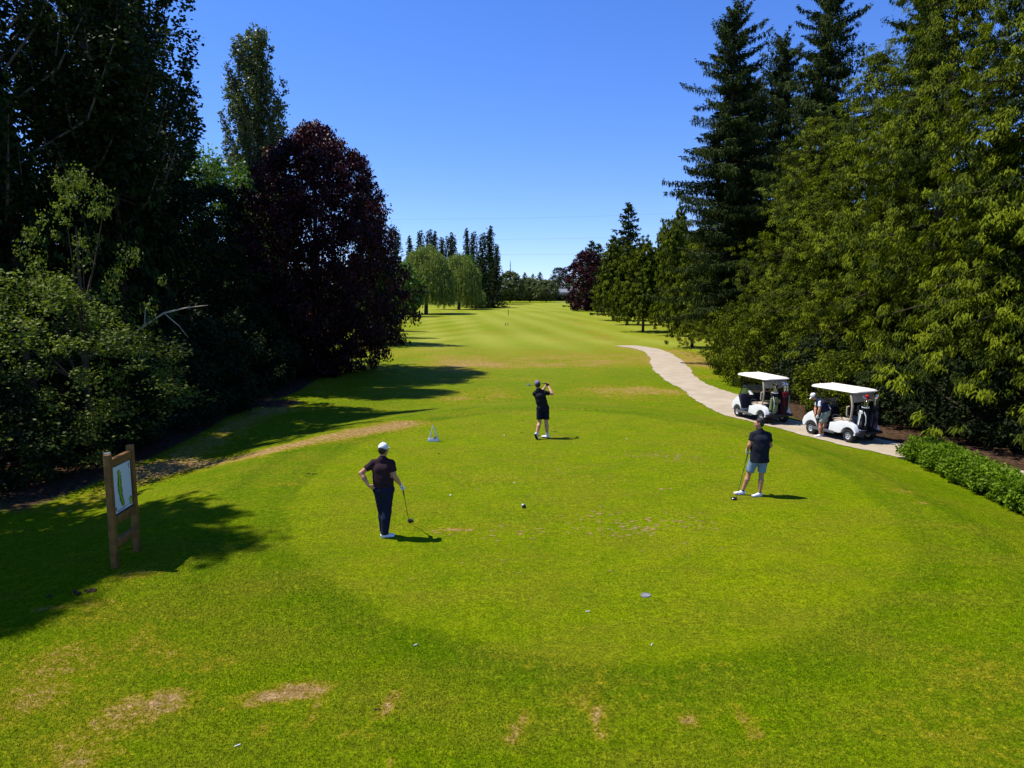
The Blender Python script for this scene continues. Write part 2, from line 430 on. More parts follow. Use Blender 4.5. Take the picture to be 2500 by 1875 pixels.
def grass_material(blade):
    m, n, pr = newmat('grass_blade' if blade else 'grass')
    tc = N(n, 'ShaderNodeTexCoord'); L = n.links.new
    a1 = N(n, 'ShaderNodeAttribute'); a1.attribute_name = 'ground_a'
    a2 = N(n, 'ShaderNodeAttribute'); a2.attribute_name = 'ground_b'
    vec0 = tc.outputs['Object']
    if blade:
        a3 = N(n, 'ShaderNodeAttribute'); a3.attribute_name = 'gpos'
        for q in (a1, a2, a3): q.attribute_type = 'INSTANCER'
        vec0 = a3.outputs['Vector']
    s1 = N(n, 'ShaderNodeSeparateColor'); L(a1.outputs['Color'], s1.inputs[0])
    s2 = N(n, 'ShaderNodeSeparateColor'); L(a2.outputs['Color'], s2.inputs[0])
    def noise(sc, det=4.0, rough=0.6, vec=None):
        q = N(n, 'ShaderNodeTexNoise', Scale=sc, Detail=det, Roughness=rough); L(vec or vec0, q.inputs['Vector']); return q.outputs['Fac']
    def mth(op, a, b=None, c=None, clamp=False):
        q = N(n, 'ShaderNodeMath', operation=op); q.use_clamp = clamp
        for i_, v_ in enumerate((a, b, c)):
            if v_ is None: continue
            if isinstance(v_, (int, float)): q.inputs[i_].default_value = v_
            else: L(v_, q.inputs[i_])
        return q.outputs[0]
    def rng_(v_, a, b, c=0.0, d=1.0):
        q = N(n, 'ShaderNodeMapRange'); q.inputs['From Min'].default_value = a; q.inputs['From Max'].default_value = b
        q.inputs['To Min'].default_value = c; q.inputs['To Max'].default_value = d; L(v_, q.inputs['Value']); return q.outputs[0]
    def mix(f, a, b, bt='MIX'):
        q = N(n, 'ShaderNodeMix', data_type='RGBA', blend_type=bt)
        if isinstance(f, (int, float)): q.inputs['Factor'].default_value = f
        else: L(f, q.inputs['Factor'])
        for nm, v_ in (('A', a), ('B', b)):
            if isinstance(v_, tuple): q.inputs[nm].default_value = (*v_, 1)
            else: L(v_, q.inputs[nm])
        return q.outputs['Result']
    fine = noise(30, 5, .8); mid = noise(15, 3, .7); med = noise(7, 4, .65); big = noise(1.1, 5, .6); huge = noise(.12, 4, .55)
    mpf = N(n, 'ShaderNodeMapping'); mpf.inputs['Scale'].default_value = (0.5, 1.0, 1.0); L(vec0, mpf.inputs['Vector'])
    far = noise(.9, 5, .7, mpf.outputs[0])
    base = mix(rng_(s2.outputs[0], 0, 1), (0.134, 0.188, 0.0006), (0.046, 0.105, 0.0004))
    base = mix(mth('MULTIPLY', s1.outputs[2], 0.75, clamp=True), base, (0.186, 0.232, 0.0010))
    base = mix(rng_(big, .40, .65, 0, .5), base, (0.074, 0.140, 0.0005))
    base = mix(rng_(far, .42, .70, 0, .55), base, (0.175, 0.160, 0.010))
    base = mix(rng_(med, .50, .72, 0, .45), base, (0.190, 0.200, 0.003))
    dst = rng_(noise(.35, 5, .65), .5, .68); base = mix(mth('MULTIPLY', dst, .22), base, (0.19, 0.16, 0.010))
    base = mix(mth('MULTIPLY', s2.outputs[2], .92), base, (0.265, 0.275, 0.035))
    # dry grass breaks up by noise
    dn = mth('ADD', mth('ADD', mth('MULTIPLY', med, .40), mth('MULTIPLY', fine, .20)), mth('ADD', mth('MULTIPLY', big, .25), mth('MULTIPLY', far, .25)))
    df = rng_(mth('ADD', s1.outputs[0], mth('MULTIPLY_ADD', dn, 3.8, -2.22)), .15, 1.05)
    dcol = mix(rng_(med, .35, .65), (0.22, 0.140, 0.028), (0.33, 0.215, 0.095))
    base = mix(rng_(df, 0, .55), base, (0.205, 0.175, 0.006)); base = mix(rng_(df, .35, 1.0), base, dcol)
    v1 = rng_(fine, .32, .68, .42, 1.58); v2 = mth('MULTIPLY', rng_(med, .3, .7, .80, 1.20), rng_(mid, .3, .7, .80, 1.20))
    vv = N(n, 'ShaderNodeVectorMath', operation='SCALE'); L(base, vv.inputs[0]); L(mth('MULTIPLY', v1, v2), vv.inputs['Scale'])
    col = vv.outputs[0]
    scol = mix(rng_(med, .35, .70), (0.022, 0.014, 0.008), (0.12, 0.07, 0.04))  # litter brown, darkened to stand in for shade under the trees
    sf = rng_(mth('ADD', s1.outputs[1], mth('MULTIPLY_ADD', med, 1.2, -.6)), .3, .7)
    col = mix(sf, col, scol)
    col = mix(rng_(s2.outputs[1], .3, .7), col, (0.42, 0.33, 0.24))
    L(col, pr.inputs['Base Color'])
    pr.inputs['Roughness'].default_value = .75; pr.inputs['Specular IOR Level'].default_value = .02
    b = N(n, 'ShaderNodeBump'); b.inputs['Strength'].default_value = .8; b.inputs['Distance'].default_value = .05
    hh = mth('ADD', fine, mth('MULTIPLY', med, .8)); L(hh, b.inputs['Height']); L(b.outputs[0], pr.inputs['Normal'])
    if blade:
        ge = N(n, 'ShaderNodeNewGeometry'); q1 = N(n, 'ShaderNodeVectorMath', operation='SCALE'); L(ge.outputs['Normal'], q1.inputs[0]); q1.inputs['Scale'].default_value = .45
        q2 = N(n, 'ShaderNodeVectorMath', operation='ADD'); L(q1.outputs[0], q2.inputs[0]); q2.inputs[1].default_value = (0, 0, 1)
        q3 = N(n, 'ShaderNodeVectorMath', operation='NORMALIZE'); L(q2.outputs[0], q3.inputs[0]); L(q3.outputs[0], pr.inputs['Normal'])
        q4 = N(n, 'ShaderNodeVectorMath', operation='SCALE'); L(col, q4.inputs[0]); q4.inputs['Scale'].default_value = 1.35; L(q4.outputs[0], pr.inputs['Base Color'])
    return m
build_ground()

# cart path: a sheet laid on the ground
def build_path():
    L_ = [G(1508, 845), G(1560, 854), G(1590, 868), G(1602, 893), G(1622, 922), G(1680, 958), G(1755, 995), G(1815, 1022)]
    R_ = [G(1548, 843), G(1610, 853), G(1645, 872), G(1672, 900), G(1702, 928), G(1762, 953), G(1830, 975), G(1890, 992)]
    mid = [((a.x + b.x) / 2, (a.y + b.y) / 2, (a - b).length / 2) for a, b in zip(L_, R_)]
    mid = [(p[0], p[1], max(p[2], 0.5)) for p in mid]
    mid = mid[:-1] + [(10.2, 30.6, 1.05), (11.4, 27.0, 1.05), (12.7, 23.8, .98), (14.0, 20.6, .95), (15.3, 17.5, .95), (16.7, 14.0, 1.0), (18.8, 9.0, 1.3), (21, 3, 1.3), (23, -10, 1.3)]
    P = np.array(mid); seg = []
    for i in range(len(P) - 1):
        p0, p1, p2, p3 = P[max(i - 1, 0)], P[i], P[i + 1], P[min(i + 2, len(P) - 1)]
        n_ = max(4, int(np.hypot(*(p2 - p1)[:2]) / 0.12))
        for k in range(n_):
            t = k / n_
            seg.append(0.5 * ((2 * p1) + (-p0 + p2) * t + (2 * p0 - 5 * p1 + 4 * p2 - p3) * t * t + (-p0 + 3 * p1 - 3 * p2 + p3) * t ** 3))
    Q = np.array(seg); d = np.gradient(Q[:, :2], axis=0); d /= np.linalg.norm(d, axis=1)[:, None] + 1e-9
    nr = np.stack([d[:, 1], -d[:, 0]], 1); rng = np.random.default_rng(3)
    s_ = np.arange(len(Q)); m_ = 15
    def wob(seed):
        r_ = np.random.default_rng(seed); return sum(np.sin(s_ * f + r_.uniform(0, 6)) * a for f, a in ((.13, .05), (.37, .035), (.9, .025), (2.1, .02)))
    wl = Q[:, 2] + wob(1); wr = Q[:, 2] + wob(2)
    V = []
    for j in range(m_):
        t = j / (m_ - 1); off = -wl + (wl + wr) * t
        px = Q[:, 0] + nr[:, 0] * off; py = Q[:, 1] + nr[:, 1] * off
        V.append(np.stack([px, py, terr(px, py) + 0.016 + 0.02 * math.sin(t * math.pi)], 1))
    V = np.stack(V, 1).reshape(-1, 3); n_ = len(Q)
    i = np.arange(n_ - 1)[:, None] * m_ + np.arange(m_ - 1)[None, :]
    Fq = np.stack([i, i + 1, i + m_ + 1, i + m_], -1).reshape(-1, 4)
    m, n, p = newmat('gravel_path'); tc = N(n, 'ShaderNodeTexCoord')
    n1 = N(n, 'ShaderNodeTexNoise', Scale=60.0, Detail=4.0, Roughness=.7); n2 = N(n, 'ShaderNodeTexNoise', Scale=1.2, Detail=6.0)
    for q in (n1, n2): n.links.new(tc.outputs['Object'], q.inputs['Vector'])
    cr = N(n, 'ShaderNodeValToRGB'); e = cr.color_ramp.elements
    e[0].position = .35; e[0].color = (.36, .295, .21, 1); e[1].position = .72; e[1].color = (.44, .37, .27, 1)
    n.links.new(n2.outputs['Fac'], cr.inputs['Fac'])
    mr = N(n, 'ShaderNodeMapRange'); mr.inputs['From Min'].default_value = .3; mr.inputs['From Max'].default_value = .7; mr.inputs['To Min'].default_value = .72; mr.inputs['To Max'].default_value = 1.2
    n.links.new(n1.outputs['Fac'], mr.inputs['Value'])
    vm = N(n, 'ShaderNodeVectorMath', operation='SCALE'); n.links.new(cr.outputs[0], vm.inputs[0]); n.links.new(mr.outputs[0], vm.inputs['Scale'])
    n.links.new(vm.outputs[0], p.inputs['Base Color']); p.inputs['Roughness'].default_value = .9; p.inputs['Specular IOR Level'].default_value = .1
    b = N(n, 'ShaderNodeBump'); b.inputs['Distance'].default_value = .01; n.links.new(n1.outputs['Fac'], b.inputs['Height']); n.links.new(b.outputs[0], p.inputs['Normal'])
    tagit(link('cart_path', np_mesh('cart_path', V, Fq, m, None, True)), 'pale gravel cart path curving from the trees into the fairway', kind='structure')
build_path()
# ------------------------------------------------------------------ foliage
def unit(v): return v / (np.linalg.norm(v, axis=-1, keepdims=True) + 1e-9)
def cards(P, D, Nn, L, W, tint, bend=0.15):
    """one bent diamond per leaf"""
    D = unit(D); Sd = unit(np.cross(D, Nn)); Nn = np.cross(Sd, D)
    L = np.asarray(L)[:, None]; W = np.asarray(W)[:, None]
    a = P; b = P + D * L * .45 + Sd * W * .5 + Nn * L * bend * .5
    c = P + D * L - Nn * L * bend * .6; d = P + D * L * .45 - Sd * W * .5 + Nn * L * bend * .5
    V = np.stack([a, b, c, d], 1).reshape(-1, 3)
    Fq = np.arange(len(P) * 4).reshape(-1, 4)
    return V, Fq, np.repeat(tint, 4)
def crown_mesh(name, mat, parts):
    V = np.concatenate([p[0] for p in parts]); T = np.concatenate([p[2] for p in parts])
    o = 0; Fs = []
    for p in parts: Fs.append(p[1] + o); o += len(p[0])
    return np_mesh(name, V, np.concatenate(Fs), mat, {'tint': ('FLOAT', np.clip(T, 0, 1))})
def trunk_mesh(name, mat, limbs, n=8):
    b = B()
    for pts, rad in limbs: b.tube(pts, rad, n)
    return b.mesh(name, mat, sm=True)
def rdir(rng, n): return unit(rng.normal(size=(n, 3)))

def clumps(rng, C, Rr, k, L, W, up=0.0, tbase=None, flat=1.0, outward=None):
    """k leaves round each clump centre"""
    n = len(C); Cc = np.repeat(C, k, 0); Rk = np.repeat(Rr, k)
    o = rdir(rng, n * k) * (rng.random(n * k) ** 0.5 * Rk)[:, None]; o[:, 2] *= flat
    P = Cc + o
    D = rdir(rng, n * k) + np.array([0, 0, up])
    Nn = rdir(rng, n * k) + np.array([0, 0, 1.0]) + unit(o) * .8
    ln = L * rng.uniform(.7, 1.3, n * k); wd = W * rng.uniform(.7, 1.3, n * k)
    tb = np.repeat(tbase if tbase is not None else rng.uniform(.2, .7, n), k)
    t = tb + rng.normal(0, .18, n * k)
    return cards(P, D, Nn, ln, wd, t)

def make_broadleaf(H, Rx, seed, mat, nclump=420, k=110, L=.17, W=.13, base=0.12, shape='round', rc=.75, bark='bark', gaps=0.0, inner=.3, nl=46, lmp=1.0):
    rng = np.random.default_rng(seed)
    u = rng.random(nclump); th = rng.uniform(0, 2 * math.pi, nclump)
    h = base + (1 - base) * u
    tt = (h - base) / (1 - base)
    if shape == 'round': r = np.sin(np.pi * (0.08 + .84 * tt) ** .75) ** .7
    elif shape == 'maple': r = (1 - tt ** 2.6) ** .55 * (1 - .45 * np.exp(-tt * 7)) * 1.1 * (1 - .12 * np.exp(-((tt - .97) / .05) ** 2))
    elif shape == 'cone': r = (1 - tt) ** .8 * (1 - .75 * np.exp(-tt * 9)) * 1.15
    elif shape == 'oval': r = np.sin(np.pi * (0.06 + .88 * tt) ** .85) ** .8
    lump = 1 + lmp * (.16 * np.sin(th * 3 + tt * 7 + seed) + .12 * np.sin(th * 5 - tt * 13 + 2 * seed) + .07 * np.sin(th * 9 + tt * 29)) + rng.normal(0, .06, nclump)
    deep = np.where(rng.random(nclump) < inner, rng.uniform(.2, .85, nclump) ** .7, rng.uniform(.85, 1.0, nclump))
    rr = Rx * r * lump * deep
    C = np.stack([rr * np.cos(th), rr * np.sin(th), h * H - rc * .5], 1)
    if gaps: keep = rng.random(nclump) > gaps * (np.sin(th * 2 + tt * 9) > .3); C = C[keep]
    n = len(C); tb = rng.uniform(.15, .8, n)
    parts = [clumps(rng, C, rng.uniform(.6, 1.25, n) * rc, k, L, W, -.1, tb, .75)]
    limbs = [([(0, 0, -.3), (rng.normal(0, .03 * Rx), rng.normal(0, .03 * Rx), H * .4), (0, 0, H * .8)], [H * .022 + .06, H * .016, .04])]
    for i in rng.choice(n, min(n, nl), replace=False):
        c = C[i]; z0 = c[2] * rng.uniform(.35, .65); s_ = Vector((0, 0, z0)); e = Vector(c)
        md = s_.lerp(e, .5) + Vector((0, 0, -.05 * (e - s_).length))
        limbs.append(([s_, md, e], [.02 * H * .3 + .02, .04, .012]))
    return crown_mesh('crown', mat, parts), trunk_mesh('trunk', M[bark], limbs, 6)

def make_poplar(H, Rx, seed, mat, nb=95, k=34, L=.15, W=.13, step=.30, base=.04, spread=1.0):
    rng = np.random.default_rng(seed); P = []; tb = []; limbs = [([(0, 0, -.3), (.1, 0, H * .5), (0, 0, H * .97)], [H * .014 + .08, H * .01, .02])]
    for i in range(nb):
        t = (i + rng.random()) / nb; z0 = H * (base + (.90 - base) * t)
        az = rng.uniform(0, 2 * math.pi); ln = H * (.20 * (1 - t) ** .6 + .055) * rng.uniform(.75, 1.2)
        reach = Rx * spread * min(1.0, (.35 + 3.2 * t)) * (1 - t) ** .42 * rng.uniform(.45, 1.1)
        s_ = np.linspace(0, 1, max(3, int(ln / step)))
        r_ = reach * (1 - (1 - s_) ** 1.7); z = z0 + ln * s_ ** 1.15
        pts = np.stack([r_ * math.cos(az), r_ * math.sin(az), z], 1) + rng.normal(0, .12, (len(s_), 3))
        P.append(pts[1:]); tb.append(np.full(len(s_) - 1, rng.uniform(.15, .75)))
        if i % 2 == 0: limbs.append(([Vector(pts[0]), Vector(pts[len(pts) // 2]), Vector(pts[-1])], [.06, .04, .01]))
    C = np.concatenate(P); tb = np.concatenate(tb); n = len(C)
    return crown_mesh('crown', mat, [clumps(rng, C, rng.uniform(.25, .5, n), k, L, W, .1, tb)]), trunk_mesh('trunk', M['bark_grey'], limbs, 6)

def make_conifer(H, Rx, seed, mat, kind='spruce', lev=.45, nb=6, base=.03, st=.16, L=.36, W=.075, lumpy=.18, dens=6, power=.85, lean=0.0):
    """whorls of boughs; spruce: drooping boughs with hanging twigs, cedar: dense sprays that arch out and down"""
    rng = np.random.default_rng(seed); Ps = []; Ds = []; Ns = []; Ls = []; Ws = []; Ts = []
    limbs = [([(0, 0, -.3), (0, 0, H * .5), (0, 0, H * .99)], [H * .013 + .07, H * .009, .015])]
    z = H * base; iz = 0
    while z < H * .985:
        t = z / H
        for j in range(nb):
            az = rng.uniform(0, 2 * math.pi)
            ln = Rx * (1 - t) ** power * (.72 + .28 * min(1, t * 8 + .4)) * rng.uniform(.72, 1.12)
            ln *= 1 + lumpy * math.sin(az * 3 + z * .9 + seed) + lumpy * .7 * math.sin(az * 5 - z * 1.7)
            ln = max(ln, .18 + .25 * (1 - t))
            if t > .93: ln *= .8
            zz = z + rng.uniform(-.5, .5) * lev
            m_ = max(2, int(ln / st)); s_ = (np.arange(m_) + rng.random(m_) * .8) / m_
            s_ = s_[s_ > (.12 if kind == 'spruce' else .25)]
            if len(s_) == 0: s_ = np.array([.7])
            dr = rng.uniform(.25, .5) * (1 - .6 * t) if kind == 'spruce' else rng.uniform(.15, .45)
            up = rng.uniform(.15, .35) if kind == 'spruce' else rng.uniform(-.15, .15)
            if t > .8: dr -= (t - .8) * 4
            rad = np.array([math.cos(az), math.sin(az), 0.0]); sd = np.array([-math.sin(az), math.cos(az), 0.0])
            bp = rad * (ln * s_)[:, None]; bp[:, 2] += zz + ln * (-dr * s_ + up * s_ ** 2)
            tb = rng.uniform(.1, .6)
            kk = dens
            bpk = np.repeat(bp, kk, 0); sk = np.repeat(s_, kk); q = len(bpk)
            if kind == 'spruce':
                w_ = rng.choice([-1, 1], q)
                hang = rng.random(q) < .62
                D = np.where(hang[:, None], np.array([0, 0, -1.0]) + rng.normal(0, .22, (q, 3)) + rad * .15, sd * w_[:, None] + rad * .8 + rng.normal(0, .25, (q, 3)))
                off = sd * (w_ * rng.random(q) * .28 * ln * (1 - sk * .75))[:, None] + rng.normal(0, .05, (q, 3))
                Lk = L * rng.uniform(.5, 1.3, q) * (1.15 - .45 * sk) * (.55 + .45 * (1 - t)); Wk = W * rng.uniform(.7, 1.3, q)
            else:
                w_ = rng.normal(0, 1, q)
                cl = np.repeat(rng.normal(0, 1, (len(bp), 3)), kk, 0) * np.array([.13, .13, .30])
                D = rad * rng.uniform(.3, 1.1, q)[:, None] + sd * w_[:, None] * .6 + np.array([0, 0, -1.25]) + rng.normal(0, .22, (q, 3))
                off = cl + sd * (np.repeat(rng.normal(0, 1, len(bp)), kk) * .22 * ln * (1.1 - sk * .7))[:, None] + rng.normal(0, .09, (q, 3))
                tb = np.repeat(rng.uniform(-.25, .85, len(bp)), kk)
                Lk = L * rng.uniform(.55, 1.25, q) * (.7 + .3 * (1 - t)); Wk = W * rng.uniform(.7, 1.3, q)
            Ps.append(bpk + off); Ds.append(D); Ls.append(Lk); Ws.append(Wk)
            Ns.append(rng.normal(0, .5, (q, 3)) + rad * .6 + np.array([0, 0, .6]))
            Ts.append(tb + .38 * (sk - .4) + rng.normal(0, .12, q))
            if rng.random() < (.35 if kind == 'spruce' else .10) and ln > .8:
                e = bp[-1]; mid = bp[len(bp) // 2]
                limbs.append(([Vector((0, 0, zz)), Vector(mid), Vector(e)], [.045, .03, .008]))
        z += lev * (1.0 - .45 * t); iz += 1
    V = cards(np.concatenate(Ps), np.concatenate(Ds), np.concatenate(Ns), np.concatenate(Ls), np.concatenate(Ws), np.concatenate(Ts), .2)
    return crown_mesh('crown', mat, [V]), trunk_mesh('trunk', M['bark'], limbs, 5)

def make_willow(H, Rx, seed, mat, ns=900, L=.28, W=.07, mult=7):
    rng = np.random.default_rng(seed); Ps = []; Ts = []
    for i in range(ns):
        a = rng.uniform(0, 2 * math.pi); r_ = Rx * math.sqrt(rng.random()) * (1 + .15 * math.sin(3 * a + seed))
        zt = H * (1 - .42 * (r_ / Rx) ** 2.2) * rng.uniform(.86, 1.0) * (1 + .06 * math.sin(a * 4 + r_))
        ln = rng.uniform(.25, .8) * zt if r_ > Rx * .5 else rng.uniform(.15, .4) * zt
        zb = max(zt - ln, H * .06 + rng.random() * 1.0)
        q = max(4, int((zt - zb) / .16)) * mult // 4
        z = np.sort(rng.uniform(zb, zt, q)); s_ = (zt - z) / max(zt - zb, .1)
        out = .5 * np.sqrt(s_)
        p = np.stack([(r_ + out) * np.cos(a) + rng.normal(0, .14, q), (r_ + out) * np.sin(a) + rng.normal(0, .14, q), z], 1)
        Ps.append(p); Ts.append(np.full(q, rng.uniform(.25, .8)) + rng.normal(0, .12, q))
    P = np.concatenate(Ps); q = len(P)
    V = cards(P, np.array([0, 0, -1.0]) + rng.normal(0, .3, (q, 3)), rng.normal(0, 1, (q, 3)) + np.array([0, 0, .2]), L * rng.uniform(.7, 1.4, q), W * rng.uniform(.8, 1.3, q), np.concatenate(Ts))
    limbs = [([(0, 0, -.3), (.2, 0, H * .3), (0, .2, H * .55)], [.55, .42, .25])]
    for i in range(9):
        a = i * .7; limbs.append(([(0.1, 0, H * .25), (Rx * .35 * math.cos(a), Rx * .35 * math.sin(a), H * .55), (Rx * .65 * math.cos(a), Rx * .65 * math.sin(a), H * .8)], [.25, .15, .04]))
    return crown_mesh('crown', mat, [V]), trunk_mesh('trunk', M['bark_grey'], limbs, 8)

PROTO = {}
def proto(key, fn):
    if key not in PROTO: PROTO[key] = fn()
    return PROTO[key]
def plant(name, key, x, y, H, label, cat='tree', group=None, base_h=1.0, width=None, rz=0.0):
    """place one tree from its kind's meshes; base_h and base width are the sizes the mesh was made at"""
    cm, tm, h0, r0 = PROTO[key]
    t = thing(name, label, cat, (x, y, float(terr(x, y))), rz, group)
    sz = H / h0; sx = (width / r0) if width else sz
    for nm, me in (('crown', cm), ('trunk', tm)):
        o = link(nm, me, t); o.scale = (sx, sx, sz)
    return t
def reg(key, pair, h0, r0): PROTO[key] = (pair[0], pair[1], h0, r0)

reg('poplarA', make_poplar(30, 3.6, 1, M['poplar'], nb=150, k=24, L=.19, W=.16), 30, 3.6)
reg('poplarB', make_poplar(30, 3.4, 2, M['poplar'], nb=120, k=24, L=.20, W=.17, spread=1.1), 30, 3.4)
reg('poplarS', make_poplar(30, 3.8, 9, M['poplar'], nb=80, k=20, L=.20, W=.17, spread=1.3, step=.38), 30, 3.8)
reg('poplarL', make_poplar(30, 3.9, 5, M['poplar_lit'], nb=170, k=26, L=.22, W=.19, spread=1.1), 30, 3.9)
reg('sprig', make_broadleaf(9, 3.0, 47, M['birch'], nclump=120, k=42, L=.12, W=.08, base=.15, rc=.42, bark='bark', shape='maple', gaps=.4, nl=9), 9, 3.0)
reg('poplarF', make_poplar(30, 2.6, 3, M['poplar'], nb=70, k=10, L=.42, W=.36, step=.6), 30, 2.6)
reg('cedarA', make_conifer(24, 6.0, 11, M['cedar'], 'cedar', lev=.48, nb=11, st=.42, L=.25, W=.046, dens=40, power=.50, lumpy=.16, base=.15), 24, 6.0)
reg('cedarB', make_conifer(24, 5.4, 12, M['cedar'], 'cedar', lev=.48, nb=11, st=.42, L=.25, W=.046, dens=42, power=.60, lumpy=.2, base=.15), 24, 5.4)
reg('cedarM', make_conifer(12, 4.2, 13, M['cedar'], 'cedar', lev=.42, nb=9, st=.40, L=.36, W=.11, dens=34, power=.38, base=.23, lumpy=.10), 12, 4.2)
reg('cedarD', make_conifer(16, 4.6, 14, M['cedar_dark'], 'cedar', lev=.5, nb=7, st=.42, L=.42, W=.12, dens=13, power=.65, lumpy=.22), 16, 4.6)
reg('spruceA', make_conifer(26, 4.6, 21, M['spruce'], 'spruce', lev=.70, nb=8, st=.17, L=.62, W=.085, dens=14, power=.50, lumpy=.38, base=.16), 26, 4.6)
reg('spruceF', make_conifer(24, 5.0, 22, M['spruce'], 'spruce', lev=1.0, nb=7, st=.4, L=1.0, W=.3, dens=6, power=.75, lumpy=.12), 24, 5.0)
reg('maple', make_broadleaf(18, 8.2, 31, M['maple_red'], nclump=1550, k=62, L=.24, W=.20, base=.03, rc=.85, shape='maple', inner=.58, lmp=1.1), 18, 8.2)
reg('mapleF', make_broadleaf(16, 6.0, 32, M['maple_red'], nclump=320, k=36, L=.5, W=.42, base=.06, rc=.9), 16, 6.0)
reg('greenA', make_broadleaf(16, 6.0, 33, M['green_leaf'], nclump=420, k=60, L=.28, W=.20, base=.1, rc=.9), 16, 6.0)
reg('olive', make_broadleaf(12, 6.0, 34, M['olive_leaf'], nclump=300, k=36, L=.5, W=.42, base=.13, rc=.9, shape='oval'), 12, 6.0)
reg('greenF', make_broadleaf(12, 6.0, 35, M['green_leaf'], nclump=280, k=32, L=.5, W=.42, base=.1, rc=.9), 12, 6.0)
reg('willow', make_willow(16, 8.0, 36, M['willow'], ns=1500, L=.5, W=.17, mult=5), 16, 8.0)
reg('birch', make_broadleaf(9, 4.4, 37, M['birch'], nclump=460, k=75, L=.13, W=.09, base=.06, rc=.6, bark='bark', gaps=.25, nl=2), 9, 4.4)
reg('shrub', make_broadleaf(4, 2.6, 38, M['understory'], nclump=150, k=75, L=.16, W=.11, base=.02, rc=.5), 4, 2.6)
reg('shrub_bright', make_broadleaf(4, 2.4, 39, M['cedar'], nclump=170, k=80, L=.15, W=.11, base=.02, rc=.5), 4, 2.4)
reg('darkbroad', make_broadleaf(20, 6.0, 40, M['understory'], nclump=520, k=75, L=.24, W=.18, base=.05, rc=.95), 20, 6.0)

def put(name, key, px, d, label, ytop=None, H=None, width=None, cat='tree', group=None, rz=0.0):
    x = at(px, d)
    if H is None: H = top_h(ytop, d, x)
    return plant(name, key, x, d, H, label, cat, group, width=width, rz=rz)

# left-hand wood, near to far
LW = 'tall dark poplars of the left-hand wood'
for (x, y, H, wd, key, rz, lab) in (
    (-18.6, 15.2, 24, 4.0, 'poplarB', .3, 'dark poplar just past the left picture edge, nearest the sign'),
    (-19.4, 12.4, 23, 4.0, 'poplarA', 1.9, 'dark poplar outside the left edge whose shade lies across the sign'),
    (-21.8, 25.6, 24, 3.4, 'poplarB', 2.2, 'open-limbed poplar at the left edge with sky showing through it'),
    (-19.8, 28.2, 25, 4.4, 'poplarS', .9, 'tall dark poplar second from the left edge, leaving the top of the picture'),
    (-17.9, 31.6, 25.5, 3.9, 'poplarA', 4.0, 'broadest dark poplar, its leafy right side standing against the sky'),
    (-23.0, 45.0, 35, 4.4, 'poplarB', 0.4, 'dark poplar deepest in the left wood beside the lone sunlit spire'),
    (-22.0, 40.0, 34, 4.2, 'poplarB', 5.1, 'dark poplar standing behind the broadest one, left of the lone sunlit poplar')):
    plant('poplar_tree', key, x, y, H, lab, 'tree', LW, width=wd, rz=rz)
put('poplar_tree', 'poplarL', 652, 76, 'lone sunlit green poplar spire rising behind the red maple', ytop=42, width=4.3)
put('broadleaf_tree', 'greenA', 535, 54, 'bright green rounded tree filling the gap beside the red maple', ytop=368, width=5.4)
put('red_maple_tree', 'maple', 782, 47, 'large dark purple-red maple at the end of the left-hand wood', ytop=300, width=5.2)
put('cedar_tree', 'cedarD', 905, 72, 'dark green conifer showing behind the right shoulder of the big red maple', ytop=425, width=4.6)
DK = 'dark undergrowth trees below the left poplars'
for (x, y, H, wd, key, rz, lab) in (
    (-18.6, 27.0, 13, 3.6, 'cedarD', 0, 'dark drooping conifer behind the pale birch on the left'),
    (-16.8, 31.0, 15, 4.2, 'cedarD', 1, 'dark drooping conifer in the middle of the left-hand wood'),
    (-18.6, 38.5, 11, 4.2, 'darkbroad', 2, 'black-shaded broadleaf tree below the broadest poplar'),
    (-19.0, 44.5, 12, 4.2, 'darkbroad', 3, 'black-shaded broadleaf tree just left of the red maple'),
    (-25.0, 20.5, 8, 4.0, 'darkbroad', 4, 'shaded broadleaf tree at the left picture edge behind the birch'),
    (-24.5, 33.0, 12, 5.0, 'darkbroad', 5, 'shaded broadleaf tree deep behind the two middle poplars')):
    plant('dark_tree', key, x, y, H, lab, 'tree', DK, width=wd, rz=rz)
plant('birch_tree', 'birch', -15.0, 21.6, 5.9, 'sunlit pale silvery green birch at the left edge of the wood', 'tree', None, width=4.2, rz=.5)
plant('birch_tree', 'sprig', -13.1, 21.8, 9.0, 'slender pale birch with arching sprays against the dark conifers', 'tree', None, width=1.9, rz=2.5)
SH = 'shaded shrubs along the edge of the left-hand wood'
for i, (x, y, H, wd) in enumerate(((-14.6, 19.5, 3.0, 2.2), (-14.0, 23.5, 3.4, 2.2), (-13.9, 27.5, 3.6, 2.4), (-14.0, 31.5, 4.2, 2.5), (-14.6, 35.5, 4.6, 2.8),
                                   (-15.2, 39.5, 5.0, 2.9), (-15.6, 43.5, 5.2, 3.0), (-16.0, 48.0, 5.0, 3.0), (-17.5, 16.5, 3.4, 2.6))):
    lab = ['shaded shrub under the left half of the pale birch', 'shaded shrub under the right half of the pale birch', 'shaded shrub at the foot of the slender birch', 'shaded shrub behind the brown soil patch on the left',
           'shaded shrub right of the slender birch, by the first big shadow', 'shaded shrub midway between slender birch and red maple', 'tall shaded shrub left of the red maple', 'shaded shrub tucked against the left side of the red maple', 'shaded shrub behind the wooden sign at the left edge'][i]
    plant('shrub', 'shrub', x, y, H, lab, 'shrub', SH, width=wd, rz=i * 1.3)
plant('shrub', 'shrub_bright', *(lambda p: (p.x, p.y))(G(868, 872)), .8, 'small bright green bush at the foot of the red maple', 'shrub', None, width=.9)
